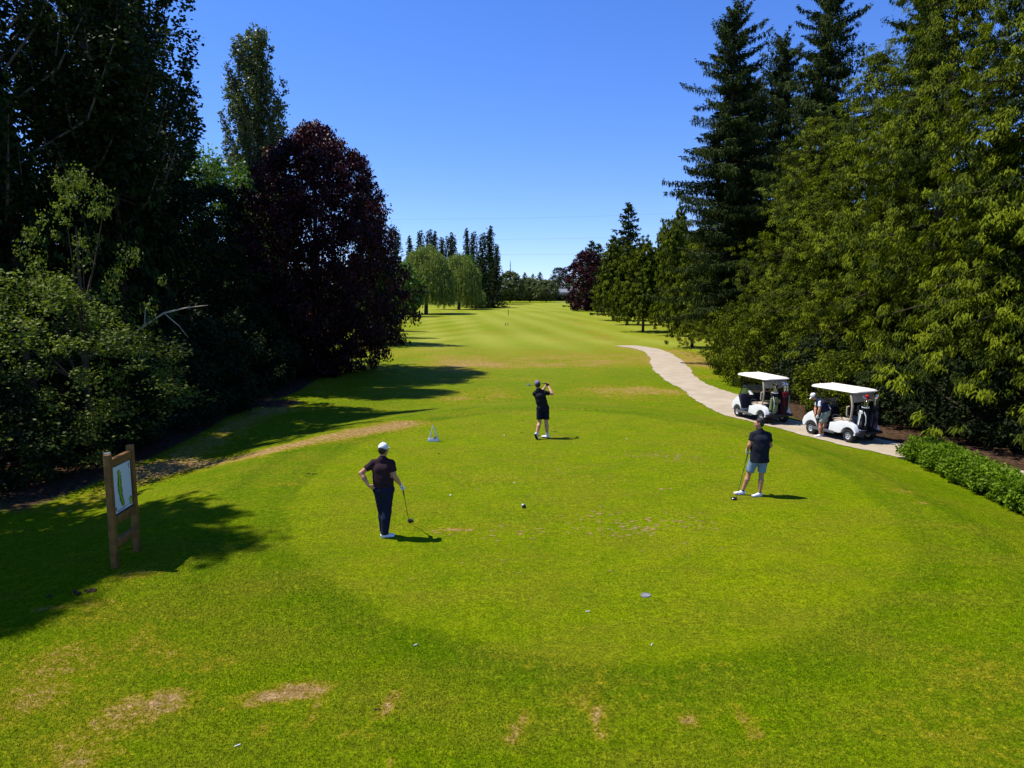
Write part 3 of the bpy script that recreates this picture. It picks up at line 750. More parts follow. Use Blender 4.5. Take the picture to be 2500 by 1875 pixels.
for (px, d, yt, wd, lab) in ((925, 84, 560, 3.6, 'dark conifer half hidden behind the big red maple, nearer the fairway'), (930, 100, 600, 3.6, 'dark conifer hidden behind the red maple, casting the thin far shadow')):
    put('cedar_tree', 'cedarD', px, d, lab, ytop=yt, width=wd)

# pale fallen branch in the birch
bb = B(); rng = np.random.default_rng(4)
p0 = Vector((-12.6, 23.0, 3.0)); 
pts = [p0, p0 + Vector((.7, .1, .55)), p0 + Vector((1.3, .2, .95)), p0 + Vector((2.0, .3, 1.12)), p0 + Vector((2.7, .3, 1.2))]
bb.tube([Vector((-14.0, 23.2, 2.4)), Vector((-13.4, 23.1, 2.7))] + pts, [.07, .055, .045, .038, .03, .022, .008], 6)
bb.tube([pts[1], pts[1] + Vector((.05, 0, .5)), pts[1] + Vector((.3, 0, .95))], [.025, .015, .006], 5)
bb.tube([pts[2], pts[2] + Vector((.5, -.1, -.4)), pts[2] + Vector((.8, -.1, -.8))], [.02, .012, .005], 5)
tagit(bb.obj('bare_branch', M['bark_pale'], sm=True), 'bare pale branch poking out of the birch on the left', 'branch')

# right-hand wood
CR = 'tall cedars along the right-hand cart path'
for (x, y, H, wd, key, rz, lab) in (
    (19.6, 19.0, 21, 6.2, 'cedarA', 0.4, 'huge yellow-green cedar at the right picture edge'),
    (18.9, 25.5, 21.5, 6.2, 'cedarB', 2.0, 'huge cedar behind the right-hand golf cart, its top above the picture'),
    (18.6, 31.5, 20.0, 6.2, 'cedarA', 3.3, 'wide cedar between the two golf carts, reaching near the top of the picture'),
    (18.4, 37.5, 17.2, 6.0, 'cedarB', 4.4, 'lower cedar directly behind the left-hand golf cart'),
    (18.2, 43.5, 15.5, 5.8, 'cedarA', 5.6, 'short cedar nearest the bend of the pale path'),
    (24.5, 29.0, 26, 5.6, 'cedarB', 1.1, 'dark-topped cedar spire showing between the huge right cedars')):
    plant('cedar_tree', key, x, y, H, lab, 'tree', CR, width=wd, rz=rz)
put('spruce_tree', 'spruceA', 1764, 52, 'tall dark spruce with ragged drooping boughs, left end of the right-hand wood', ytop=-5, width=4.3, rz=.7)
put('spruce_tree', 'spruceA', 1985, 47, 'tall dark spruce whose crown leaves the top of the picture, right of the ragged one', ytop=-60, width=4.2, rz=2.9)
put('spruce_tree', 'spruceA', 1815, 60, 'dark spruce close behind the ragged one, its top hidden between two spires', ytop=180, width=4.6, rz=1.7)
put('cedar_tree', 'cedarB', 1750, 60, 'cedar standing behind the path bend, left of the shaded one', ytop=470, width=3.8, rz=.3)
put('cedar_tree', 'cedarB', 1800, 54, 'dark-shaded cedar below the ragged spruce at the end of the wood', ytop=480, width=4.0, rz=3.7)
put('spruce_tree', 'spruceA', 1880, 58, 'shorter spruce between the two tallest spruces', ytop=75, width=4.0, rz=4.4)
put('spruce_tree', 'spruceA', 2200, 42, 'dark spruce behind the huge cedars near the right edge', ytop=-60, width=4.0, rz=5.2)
RS = 'leafy shrubs at the foot of the right-hand trees'
for i, (px, py, H, wd, key, lab) in enumerate((
    (1765, 915, 4.6, 1.7, 'shrub_bright', 'bright green shrub where the wood ends at the path bend'),
    (1815, 945, 4.2, 1.9, 'shrub_bright', 'bright green shrub above the roof of the left-hand cart'),
    (2010, 1020, 2.8, 1.8, 'shrub_bright', 'bright green shrub between the two golf carts'),
    (1930, 985, 3.4, 2.2, 'shrub', 'dark shrub behind the rear of the left-hand cart'),
    (2120, 1035, 3.0, 2.2, 'shrub', 'dark shrub behind the rear of the right-hand cart'),
    (2290, 1075, 3.2, 2.4, 'shrub', 'dark shrub beyond the near end of the clipped hedge'),
    (2450, 1105, 3.2, 2.4, 'shrub', 'dark shrub at the right picture edge beyond the path'))):
    p = G(px, py)
    plant('shrub', key, p.x + (1.0 if key == 'shrub_bright' else 1.9), p.y + .6, H, lab, 'shrub', RS, width=wd, rz=i * 1.1)

# row of rounded cedars down the right of the fairway
RW = 'rounded cedars in a row down the right of the fairway'
for (px, d, yt, wd, rz, lab) in ((1690, 68, 590, 3.3, 0, 'rounded cedar on a dark trunk just past the end of the path'),
                                 (1570, 98, 590, 4.0, 1.2, 'rounded cedar with a clear dark trunk, second along the right of the fairway'),
                                 (1497, 134, 598, 4.8, 2.4, 'rounded cedar third along the row, beside the dark red tree'),
                                 (1532, 116, 606, 3.6, 1.7, 'cedar between the second and third rounded ones'),
                                 (1640, 90, 560, 3.2, 3.4, 'narrow cedar between the first and second rounded ones'),
                                 (1655, 112, 512, 3.4, 4.0, 'pale grey-green pointed conifer behind the first rounded cedar'),
                                 (1618, 125, 552, 3.6, 5.0, 'pale grey-green conifer behind the second rounded cedar'),
                                 (1705, 96, 560, 4.5, 5.5, 'cedar filling the gap beside the ragged spruce')):
    put('cedar_tree', 'cedarM', px, d, lab, ytop=yt, width=wd, group=RW, rz=rz)
put('spruce_tree', 'spruceF', 1530, 160, 'pointed dark spruce standing alone above the row on the right', ytop=495, width=8.0)
put('spruce_tree', 'spruceF', 1495, 200, 'smaller dark spruce just left of the lone pointed one', ytop=575, width=8.5)
put('spruce_tree', 'spruceF', 1443, 235, 'dark spruce top behind the far red tree', ytop=588, width=9.0)
put('spruce_tree', 'spruceF', 1460, 250, 'dark spruce top right behind the far red tree', ytop=595, width=9.0)
put('red_maple_tree', 'mapleF', 1432, 190, 'dark red rounded tree far down the right of the fairway', ytop=612, width=5.6)

# far left of the fairway: willows, poplars, far belt
put('willow_tree', 'willow', 1040, 168, 'big weeping willow on the left of the far fairway', ytop=598, width=7.2)
put('willow_tree', 'willow', 1120, 205, 'second weeping willow, farther and to the right of the big one', ytop=618, width=7.0)
put('willow_tree', 'willow', 1160, 215, 'low drooping willow skirt at the left edge of the far fairway', ytop=700, width=3.6)
put('broadleaf_tree', 'greenF', 985, 150, 'green tree half hidden between the red maple and the big willow', ytop=640, width=4.0)
FP = 'row of far poplar spires behind the willows'
fp = ((968, 548), (1003, 570), (1029, 556), (1051, 554), (1063, 558), (1080, 573), (1096, 571), (1106, 562), (1141, 551), (1158, 559), (1180, 562), (1197, 545), (1212, 590))
ordn = 'first second third fourth fifth sixth seventh eighth ninth tenth eleventh twelfth thirteenth'.split()
for i, (px, yt) in enumerate(fp):
    put('poplar_tree', 'poplarF', px, 265 + (i * 37) % 23, ordn[i] + ' from the left in the far row of dark poplar spires', ytop=yt, width=3.0 if i not in (0, 11) else 3.8, group=FP, rz=i * .9)
put('broadleaf_tree', 'greenF', 1140, 235, 'bright green tree between the second willow and the dark conifers', ytop=622, width=5.5)
put('cedar_tree', 'cedarD', 1172, 225, 'dark conifer with a visible trunk right of the second willow', ytop=625, width=7.0)
put('cedar_tree', 'cedarD', 1203, 232, 'dark conifer beside the end of the far poplar row', ytop=640, width=6.0)
put('broadleaf_tree', 'olive', 1245, 300, 'grey-green rounded tree left of centre beyond the far green', ytop=662, width=6.2)
put('broadleaf_tree', 'olive', 1293, 315, 'grey-green rounded tree straight behind the far green', ytop=680, width=5.4)
put('broadleaf_tree', 'olive', 1333, 308, 'grey-green rounded tree right of centre behind the far green', ytop=683, width=5.6)
for (px, d, yt, wd, lab) in ((1281, 420, 665, 6, 'far dark conifer top left of the three beyond the green'), (1301, 430, 668, 4.5, 'far thin conifer top, middle of the three beyond the green'), (1318, 425, 664, 6.5, 'far dark conifer top right of the three beyond the green')):
    put('spruce_tree', 'spruceF', px, d, lab, ytop=yt, width=wd)
put('pine_tree', 'darkbroad', 1364, 400, 'tall dark round-topped pine on the skyline beyond the green', ytop=652, width=6)
put('dead_tree', 'spruceF', 1246, 380, 'thin leafless tree top poking above the far trees', ytop=636, width=1.0)

# distant belt
rngb = np.random.default_rng(77); n_ = 2600
C = np.stack([rngb.uniform(-260, 330, n_), rngb.uniform(395, 450, n_), np.zeros(n_)], 1)
C[:, 2] = terr(C[:, 0], C[:, 1]) + rngb.random(n_) ** .7 * (8.5 + 3.5 * np.sin(C[:, 0] * .07) + 2 * np.sin(C[:, 0] * .23))
tagit(link('distant_woodland', crown_mesh('distant_woodland', M['olive_leaf'], [clumps(rngb, C, rngb.uniform(1.2, 2.6, n_), 18, 1.3, 1.05, 0)])), 'far dark belt of trees closing the end of the fairway', 'woodland', kind='stuff')
n_ = 1100
C = np.stack([rngb.uniform(-60, 75, n_), 352 + rngb.uniform(-1, 1, n_), np.zeros(n_)], 1); C[:, 2] = terr(C[:, 0], C[:, 1]) + .4 + rngb.random(n_) * 2.4
hm = crown_mesh('hedgerow', M['understory'], [clumps(rngb, C, np.full(n_, .7), 20, .8, .6, 0)])
tagit(link('hedgerow', hm), 'low dark hedge drawn straight across behind the far green', 'hedge')
# wood behind the left and right belts, seen through gaps
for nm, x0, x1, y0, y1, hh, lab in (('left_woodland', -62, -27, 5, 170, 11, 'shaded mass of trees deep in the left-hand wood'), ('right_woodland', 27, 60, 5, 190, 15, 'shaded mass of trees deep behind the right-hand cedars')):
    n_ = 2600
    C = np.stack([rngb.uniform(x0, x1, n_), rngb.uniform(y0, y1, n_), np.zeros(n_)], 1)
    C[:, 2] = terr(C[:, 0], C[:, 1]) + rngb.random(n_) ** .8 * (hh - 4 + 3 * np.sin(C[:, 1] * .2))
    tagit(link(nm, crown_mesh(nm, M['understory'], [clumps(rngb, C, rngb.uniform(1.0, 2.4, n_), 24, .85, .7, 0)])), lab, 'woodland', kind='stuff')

# clipped hedge by the path
def build_hedge():
    rng = np.random.default_rng(8)
    A = np.array([12.9, 22.2]); Bp = np.array([11.9, 9.5]); n = 3600
    t = rng.random(n); face = rng.random(n)
    a = rng.uniform(0, math.pi, n)
    rr = np.where(rng.random(n) < .8, rng.uniform(.82, 1.05, n), rng.uniform(.3, .8, n))
    lump = 1 + .10 * np.sin(t * 60) + .07 * np.sin(t * 137 + 1) + .05 * np.sin(t * 260)
    cx = np.sign(np.cos(a)) * np.abs(np.cos(a)) ** .6 * .52 * rr * lump; cz = .08 + np.abs(np.sin(a)) ** .6 * .52 * rr * lump * (1 - .5 * np.exp(-t * 40))
    base = A + (Bp - A) * t[:, None]
    X = base[:, 0] + cx; Y = base[:, 1] + rng.normal(0, .03, n)
    C = np.stack([X, Y, terr(X, Y) + cz], 1)
    parts = [clumps(rng, C, rng.uniform(.07, .15, n), 16, .088, .062, .5, rng.uniform(.25, .8, n))]
    # upright fresh shoots
    k = 700; t = rng.random(k); base = A + (Bp - A) * t[:, None]; X = base[:, 0] + rng.uniform(-.48, .48, k); Y = base[:, 1]
    C = np.stack([X, Y, terr(X, Y) + .60 + rng.random(k) * .12], 1)
    parts.append(clumps(rng, C, rng.uniform(.03, .07, k), 9, .08, .04, 1.0, rng.uniform(.6, 1, k)))
    h = thing('clipped_hedge', 'low bright green clipped hedge between the lawn and the path', 'hedge')
    link('foliage', crown_mesh('foliage', M['hedge'], parts), h)
    b = B()
    for i in range(60):
        t_ = i / 59; x = A[0] + (Bp[0] - A[0]) * t_ + rng.normal(0, .1); y = A[1] + (Bp[1] - A[1]) * t_; z = float(terr(x, y))
        for q in range(3): b.tube([(x, y, z - .05), (x + rng.normal(0, .12), y + rng.normal(0, .1), z + .3), (x + rng.normal(0, .25), y + rng.normal(0, .2), z + .6)], [.014, .01, .005], 4)
    b.obj('stem', M['bark'], h)
build_hedge()

0 and print('TOTAL', sum(sum(len(p.vertices) - 2 for p in m_.polygons) for m_ in bpy.data.meshes))
0 and print('TRIS', {k: sum(len(p.vertices) - 2 for p in v[0].polygons) for k, v in PROTO.items()})
# ------------------------------------------------------------------ people (implicit surfaces meshed by surface nets)
def snet(D, org, h):
    nx, ny, nz = D.shape; s = D < 0
    def c(i, j, k): return (slice(i, nx - 1 + i), slice(j, ny - 1 + j), slice(k, nz - 1 + k))
    cnt = sum(s[c(i, j, k)].astype(np.int8) for i in (0, 1) for j in (0, 1) for k in (0, 1))
    act = (cnt > 0) & (cnt < 8); idx = np.full(act.shape, -1, np.int64); I = np.argwhere(act); idx[act] = np.arange(len(I))
    acc = np.zeros((len(I), 3)); n = np.zeros(len(I)); a0, a1, a2 = I.T
    cor = [(i, j, k) for i in (0, 1) for j in (0, 1) for k in (0, 1)]
    for p in cor:
        for ax in range(3):
            if p[ax]: continue
            q = list(p); q[ax] = 1
            d0 = D[a0 + p[0], a1 + p[1], a2 + p[2]]; d1 = D[a0 + q[0], a1 + q[1], a2 + q[2]]
            m = (d0 < 0) != (d1 < 0); t = np.where(m, d0 / np.where(m, d0 - d1, 1), 0)
            pos = np.tile(np.array(p, float), (len(I), 1)); pos[:, ax] += t
            acc[m] += pos[m]; n[m] += 1
    V = (I + acc / n[:, None]) * h + org
    Fq = []
    for ax in range(3):
        o = [0, 1, 2]; o.remove(ax); u, v = o
        sl0 = [slice(None)] * 3; sl1 = [slice(None)] * 3; sl0[ax] = slice(0, -1); sl1[ax] = slice(1, None)
        e = s[tuple(sl0)] != s[tuple(sl1)]; E = np.argwhere(e)
        E = E[(E[:, u] > 0) & (E[:, v] > 0) & (E[:, u] < D.shape[u] - 1) & (E[:, v] < D.shape[v] - 1)]
        inside = s[tuple(sl0)][tuple(E.T)]
        def g(du, dv):
            q = E.copy(); q[:, u] += du; q[:, v] += dv; return idx[tuple(q.T)]
        f = np.stack([g(-1, -1), g(0, -1), g(0, 0), g(-1, 0)], 1)
        flip = inside if ax != 1 else ~inside
        f[~flip] = f[~flip][:, ::-1]; Fq.append(f)
    Fq = np.concatenate(Fq); Fq = Fq[(Fq >= 0).all(1)]
    return V, Fq

class SDF:
    def __init__(s, lo, hi, h):
        s.h = h; s.lo = np.array(lo, float); n = np.ceil((np.array(hi) - s.lo) / h).astype(int) + 1
        s.n = n; s.D = np.full(n, 9.0, np.float32)
        s.ax = [s.lo[i] + np.arange(n[i]) * h for i in range(3)]
    def _blk(s, lo, hi):
        a = np.clip(np.floor((np.array(lo) - s.lo) / s.h).astype(int), 0, s.n - 1); b = np.clip(np.ceil((np.array(hi) - s.lo) / s.h).astype(int) + 1, 1, s.n)
        sl = tuple(slice(a[i], b[i]) for i in range(3))
        g = np.meshgrid(s.ax[0][sl[0]], s.ax[1][sl[1]], s.ax[2][sl[2]], indexing='ij')
        return sl, g
    def _mix(s, sl, d, k):
        o = s.D[sl]
        if k > 0:
            hh = np.maximum(k - np.abs(o - d), 0) / k; s.D[sl] = np.minimum(o, d) - hh * hh * k * .25
        else: s.D[sl] = np.minimum(o, d)
    def cap(s, a, b, ra, rb=None, k=.03, flat=None):
        """tapered limb; flat=(axis vector, factor) squeezes it along a direction"""
        rb = ra if rb is None else rb
        a = np.array(a, float); b = np.array(b, float); m = max(ra, rb) * 1.3 + k + .03
        sl, g = s._blk(np.minimum(a, b) - m, np.maximum(a, b) + m)
        ab = b - a; L = ab @ ab + 1e-12
        p = [g[i] - a[i] for i in range(3)]
        t = np.clip((p[0] * ab[0] + p[1] * ab[1] + p[2] * ab[2]) / L, 0, 1)
        q = [p[i] - t * ab[i] for i in range(3)]
        r = ra + (rb - ra) * t
        if flat is not None:
            v = np.array(flat[0], float); v /= np.linalg.norm(v); dp = (q[0] * v[0] + q[1] * v[1] + q[2] * v[2]) * (flat[1] - 1)
            q = [q[i] + dp * v[i] for i in range(3)]
            d = (np.sqrt(q[0] ** 2 + q[1] ** 2 + q[2] ** 2) - r) / max(1, flat[1] ** .5)
        else: d = np.sqrt(q[0] ** 2 + q[1] ** 2 + q[2] ** 2) - r
        s._mix(sl, d.astype(np.float32), k); return s
    def ell(s, a, b, ra, rb, xd=(1, 0, 0), k=.04):
        """elliptical tapered barrel: ra, rb = (half width, half depth) at the two ends"""
        a = np.array(a, float); b = np.array(b, float); m = max(*ra, *rb) * 1.2 + k + .03
        sl, g = s._blk(np.minimum(a, b) - m, np.maximum(a, b) + m)
        ab = b - a; L = ab @ ab + 1e-12; ax = ab / math.sqrt(L)
        xd = np.array(xd, float); xd -= ax * (xd @ ax); xd /= np.linalg.norm(xd); yd = np.cross(ax, xd)
        p = [g[i] - a[i] for i in range(3)]
        t = np.clip((p[0] * ab[0] + p[1] * ab[1] + p[2] * ab[2]) / L, 0, 1)
        q = [p[i] - t * ab[i] for i in range(3)]
        dt = lambda v: q[0] * v[0] + q[1] * v[1] + q[2] * v[2]
        rx = ra[0] + (rb[0] - ra[0]) * t; ry = ra[1] + (rb[1] - ra[1]) * t; rz = np.minimum(rx, ry)
        f = np.sqrt((dt(xd) / rx) ** 2 + (dt(yd) / ry) ** 2 + (dt(ax) / rz) ** 2)
        s._mix(sl, ((f - 1) * rz).astype(np.float32), k); return s
    def cut(s, pt, nrm):
        """keep the side the normal points away from"""
        nrm = np.array(nrm, float); nrm /= np.linalg.norm(nrm)
        g = np.meshgrid(*s.ax, indexing='ij', sparse=True)
        d = (g[0] - pt[0]) * nrm[0] + (g[1] - pt[1]) * nrm[1] + (g[2] - pt[2]) * nrm[2]
        s.D = np.maximum(s.D, d.astype(np.float32)); return s
    def cutball(s, c, r):
        g = np.meshgrid(*s.ax, indexing='ij', sparse=True)
        d = r - np.sqrt((g[0] - c[0]) ** 2 + (g[1] - c[1]) ** 2 + (g[2] - c[2]) ** 2); s.D = np.maximum(s.D, d.astype(np.float32)); return s
    def wrinkle(s, amp, f=22, seed=0):
        g = np.meshgrid(*s.ax, indexing='ij', sparse=True)
        w_ = np.sin(g[0] * f + g[2] * f * .8 + seed) * np.sin(g[2] * f * 1.3 - g[1] * f + seed * 2) + .6 * np.sin(g[0] * f * 1.9 - g[2] * f * .7 + seed)
        s.D = s.D + (amp * w_).astype(np.float32); return s
    def obj(s, name, mat, parent=None):
        V, Fq = snet(s.D, s.lo, s.h)
        return link(name, np_mesh(name, V, Fq, mat, None, True), parent)

V3 = lambda *a: np.array(a, float)
def hand(sd, wr, d, palm, curl=.6, side=1, fingers=True):
    """palm + four unequal curled fingers + thumb. d = direction of the fingers, palm = palm normal, side=+1 thumb along cross(d,palm)"""
    d = unit(np.array(d, float)); palm = np.array(palm, float); palm = unit(palm - d * (palm @ d)); w_ = np.cross(d, palm) * side
    k0 = wr + d * .085
    sd.ell(wr + d * .005, k0, (.026, .018), (.040, .014), w_, .012)
    if fingers:
        for i, (o, L, r) in enumerate(((.030, .072, .0095), (.010, .080, .010), (-.011, .075, .0095), (-.030, .058, .0085))):
            p = k0 + w_ * o - d * .006; a = curl * (1 + .12 * i); q = p
            for j, (f, aa) in enumerate(((.45, a * .6), (.32, a * 1.5), (.23, a * 2.2))):
                q2 = q + (d * math.cos(aa) + palm * math.sin(aa)) * L * f; sd.cap(q, q2, r * (1 - .08 * j), r * (.92 - .08 * j), .004); q = q2
    t0 = wr + d * .03 + w_ * .026; t1 = t0 + (d * .6 + w_ * .6 + palm * .35) * .04; t2 = t1 + (d * .75 + palm * .6) * .032
    sd.cap(t0, t1, .013, .011, .012); sd.cap(t1, t2, .011, .009, .004)

def head_sdf(sd, c, f, up=(0, 0, 1), r=1.0):
    """head centre c, face direction f"""
    f = unit(np.array(f, float)); up = np.array(up, float); up = unit(up - f * (up @ f)); sx = np.cross(f, up)
    sd.ell(c + up * .02 - f * .012, c + up * .045 - f * .02, (.078 * r, .096 * r), (.074 * r, .09 * r), sx, .03)
    sd.ell(c - up * .055 + f * .025, c - up * .02 + f * .02, (.052, .06), (.066, .075), sx, .04)
    sd.cap(c - up * .098 + f * .052, c - up * .085 + f * .045, .030, .034, .03)
    sd.cap(c - up * .01 + f * .094, c - up * .035 + f * .112, .010, .014, .012)           # nose
    sd.cap(c + up * .022 + f * .083 - sx * .035, c + up * .022 + f * .083 + sx * .035, .011, .011, .02)  # brow
    sd.cap(c - up * .066 + f * .088 - sx * .018, c - up * .066 + f * .088 + sx * .018, .008, .008, .006)  # mouth
    for k in (-1, 1):
        e = c + sx * k * .078 - f * .008
        sd.cap(e - up * .026, e + up * .022, .010, .014, .008)                              # ears
        sd.cap(c + sx * k * .042 + f * .062 - up * .02, c + sx * k * .05 + f * .05 - up * .03, .018, .02, .02)
    return sx, up, f

mskin = {}
def skin(col):
    if col not in mskin: mskin[col] = plain('skin', col, .5, .3, var=.08, scale=9)
    return mskin[col]
def fabric(name, col, rough=.85, var=.10): return plain(name, col, rough, .12, var=var, scale=30, bump=.002, bscale=220)

def eyes(parent, c, sx, up, f):
    mw = plain('eye_white', (.7, .7, .68), .3, .5, var=.02); mi = plain('iris', (.05, .03, .02), .3, .5, var=.02)
    for k in (-1, 1):
        p = c + sx * k * .033 + up * .004 + f * .078
        e = B().lathe([(.0001, -.011)] + [(.011 * math.sin(a), -.011 * math.cos(a)) for a in np.linspace(.3, 2.8, 8)] + [(.0001, .011)], (0, 0, 0), 12).obj('eye', mw, parent, sm=True, loc=tuple(p))
        B().lathe([(.0001, -.005), (.005, 0), (.0001, .005)], tuple(f * .0085), 10).obj('iris', mi, e, sm=True)

def cap_obj(parent, name, mat, c, f, up, sx, brim=.07, strap=None, mat_gap=None):
    """baseball cap: dome, peak over the face, strap gap at the back"""
    lo = c - .26; hi = c + .26
    s = SDF(lo, hi, .006)
    s.ell(c + up * .035 - f * .012, c + up * .058 - f * .016, (.088, .107), (.083, .100), sx, 0)
    s.cut(c + up * .018 - f * .02, -up + f * .12)
    b = c + up * .030 + f * .088
    s.ell(b, b + f * brim - up * .018, (.066, .0075), (.050, .006), sx, .012)
    s.cap(c + up * .15 - f * .016, c + up * .153 - f * .016, .010, .010, .006)
    if mat_gap is not None: s.cutball(c - f * .118 + up * .035, .03)
    o = s.obj(name, mat, parent)
    return o

def shoe_obj(parent, mat, solem, ank, toe_dir, heel_up=0.0, L=.29, pitch=0.0):
    """low golf shoe below the ankle point; pitch tips the toe down (radians)"""
    d = unit(np.array(toe_dir, float)); d = unit(d - np.array([0, 0, math.tan(pitch)]) * 1.0) if pitch else d
    sx = unit(np.cross(d, V3(0, 0, 1))); up = np.cross(sx, d)
    h = ank - up * .085
    lo = h - .34; hi = h + .34
    s = SDF(lo, hi, .007)
    s.ell(h - d * .045 + up * .045, h + d * .02 + up * .045, (.034, .04), (.036, .042), sx, .02)
    s.ell(h + d * .02 + up * .04, h + d * (L - .12) + up * .028, (.036, .040), (.045, .026), sx, .03)
    s.cap(h + up * .05, h + up * .085 - d * .005, .040, .040, .02)
    s.cut(h + up * .016, -up)
    o = s.obj('shoe', mat, parent)
    s2 = SDF(lo, hi, .007)
    s2.ell(h - d * .045 + up * .012, h + d * (L - .12) + up * .010, (.040, .016), (.050, .014), sx, .01)
    s2.cut(h + up * .022, up); s2.cut(h - up * .002, -up)
    s2.obj('sole', solem, o)
    return o

def person(name_label, loc, rz, J, cfg):
    """J: joint dict in the figure's own frame (x right, y forward, z up)"""
    t = thing('person', name_label, 'person', loc, rz)
    sk = skin(cfg['skin']); g = cfg.get('girth', 1.0)
    body = SDF((-.75, -.55, -.02), (.75, .75, 1.98), .0098)
    hp, ch, nk = J['pelvis'], J['chest'], J['neck']
    shx = unit(J['shR'] - J['shL']); hpx = unit(J['hipR'] - J['hipL'])
    body.ell(hp, (hp + ch) / 2, (.150 * g, .105 * g), (.135 * g, .10 * g), hpx, .05)
    body.ell((hp + ch) / 2, ch, (.135 * g, .10 * g), (.165 * g, .115 * g), shx, .05)
    for sd_ in 'LR': J['sh' + sd_] = J['sh' + sd_] - V3(0, 0, .02) + shx * (.012 if sd_ == 'L' else -.012)
    for sd_ in 'LR': body.cap(nk, J['sh' + sd_], .050, .052, .04)
    body.cap(nk, J['head'] - V3(0, 0, .05) - unit(J['face']) * .01, .058, .052, .03)
    for sd_ in 'LR':
        sh, el, wr, hi_, kn, an = (J[q + sd_] for q in ('sh', 'el', 'wr', 'hip', 'kn', 'an'))
        body.cap(sh, el, .050 * cfg.get('arm', 1), .038 * cfg.get('arm', 1), .03)
        body.cap(el, el + (wr - el) * .35, .039 * cfg.get('arm', 1), .041 * cfg.get('arm', 1), .015); body.cap(el + (wr - el) * .35, wr, .041 * cfg.get('arm', 1), .027, .02)
        body.cap(hi_, kn, .082, .055, .04)
        up_ = kn + (an - kn) * .33; bk = V3(0, -.018, 0)
        body.cap(kn, up_ + bk, .052, .058, .02); body.cap(up_ + bk, an, .058, .033, .02)
        fd = unit(J['foot' + sd_]); body.cap(an - V3(0, 0, .04), an - V3(0, 0, .055) + fd * .12, .030, .028, .02)
        hd = J['hand' + sd_]; hand(body, wr, hd[0], hd[1], hd[2], hd[3], True)
    sx, up, f = head_sdf(body, J['head'], J['face'], J.get('hup', (0, 0, 1)))
    body.obj('body', sk, t)
    eyes(t, J['head'], sx, up, f)
    # hair
    hc = J['head']; s = SDF(hc - .2, hc + .2, .006)
    s.ell(hc + up * .03 - f * .022, hc + up * .052 - f * .024, (.085, .099), (.080, .092), sx, 0)
    s.ell(hc - up * .03 - f * .055, hc + up * .0 - f * .05, (.066, .045), (.076, .055), sx, .02)
    s.cut(hc + f * .062 + up * .06, f - up * .55); s.wrinkle(.0022, 160)
    s.obj('hair', plain('hair', cfg['hair'], .6, .3, var=.3, scale=60), t)
    # shirt
    sg = cfg.get('shirt_g', 1.0)
    s = SDF((-.6, -.45, .6), (.6, .5, 1.75), .013)
    mid = (hp + ch) / 2; hem = cfg['hem']
    hf = cfg.get('hemf', 1.0); s.ell(hem, mid, (.172 * g * sg * hf, .128 * g * sg * hf), (.160 * g * sg, .122 * g * sg), hpx, .05)
    s.ell(mid, ch, (.160 * g * sg, .122 * g * sg), (.186 * g, .130 * g), shx, .06)
    for sd_ in 'LR': s.cap(nk - V3(0, 0, .01), J['sh' + sd_] - V3(0, 0, .004), .064, .062, .05)
    s.cap(nk - V3(0, 0, .02), nk + (J['head'] - nk) * .18, .070, .062, .03)
    if cfg.get('belly'): s.ell(mid + V3(0, .05, -.02), mid + V3(0, .05, .05), (.14, .10), (.13, .1), hpx, .08)
    sl = cfg.get('sleeve', .62)
    if sl > 0:
        for sd_ in 'LR':
            sh, el = J['sh' + sd_], J['el' + sd_]; s.cap(sh, sh + (el - sh) * sl, .064, .064, .035)
    s.wrinkle(.0035, 20, 1)
    s.cut(hem, -(mid - hem))
    for sd_ in 'LR':
        if sl > 0:
            sh, el = J['sh' + sd_], J['el' + sd_]; d = unit(el - sh); e = sh + (el - sh) * sl
            # cut only the sleeve end: ball region
            gg = np.meshgrid(*s.ax, indexing='ij', sparse=True)
            dd = (gg[0] - e[0]) * d[0] + (gg[1] - e[1]) * d[1] + (gg[2] - e[2]) * d[2]
            rr_ = np.sqrt((gg[0] - e[0] - d[0] * .06) ** 2 + (gg[1] - e[1] - d[1] * .06) ** 2 + (gg[2] - e[2] - d[2] * .06) ** 2) - .088
            s.D = np.where(rr_ < 0, np.maximum(s.D, dd), s.D).astype(np.float32)
    s.obj(cfg.get('top_name', 'polo_shirt'), cfg['shirt'], t)
    if 'under' in cfg:
        s = SDF((-.6, -.45, .9), (.6, .5, 1.75), .009)
        for sd_ in 'LR':
            sh, el = J['sh' + sd_], J['el' + sd_]; s.cap(sh, sh + (el - sh) * .60, .072, .066, .02)
        s.cap(nk, nk + (J['head'] - nk) * .25, .066, .06, .02)
        for sd_ in 'LR':
            sh, el = J['sh' + sd_], J['el' + sd_]; s.cut(sh + (el - sh) * .60, el - sh) if cfg.get('undercut', True) else None
        s.obj('undershirt', cfg['under'], t)
    # collar
    c0 = nk + (J['head'] - nk) * .16
    B().tube([c0 + V3(.058 * math.cos(a), .058 * math.sin(a), .012 * math.sin(a) * -1) for a in np.linspace(.9, 2 * math.pi + .6, 18)], .014, 6).obj('collar', cfg.get('collar', cfg['shirt']), t, sm=True)
    # trousers or shorts
    s = SDF((-.55, -.5, .02), (.55, .6, 1.2), .013); lg = cfg['leg']
    s.ell(hp + (hem - hp) * .0 + V3(0, 0, -.03), hp + V3(0, 0, .09), (.168 * g, .128 * g), (.155 * g, .118 * g), hpx, .05)
    for sd_ in 'LR':
        hi_, kn, an = J['hip' + sd_], J['kn' + sd_], J['an' + sd_]
        if lg == 'long':
            s.cap(hi_, kn, .108, .086, .04); s.cap(kn, kn + (an - kn) * .33 + V3(0, -.018, 0), .086, .084, .03); s.cap(kn + (an - kn) * .33 + V3(0, -.018, 0), an + V3(0, 0, -.02), .084, .070, .03)
        else:
            e = hi_ + (kn - hi_) * lg; s.cap(hi_, e, .106, .096, .04)
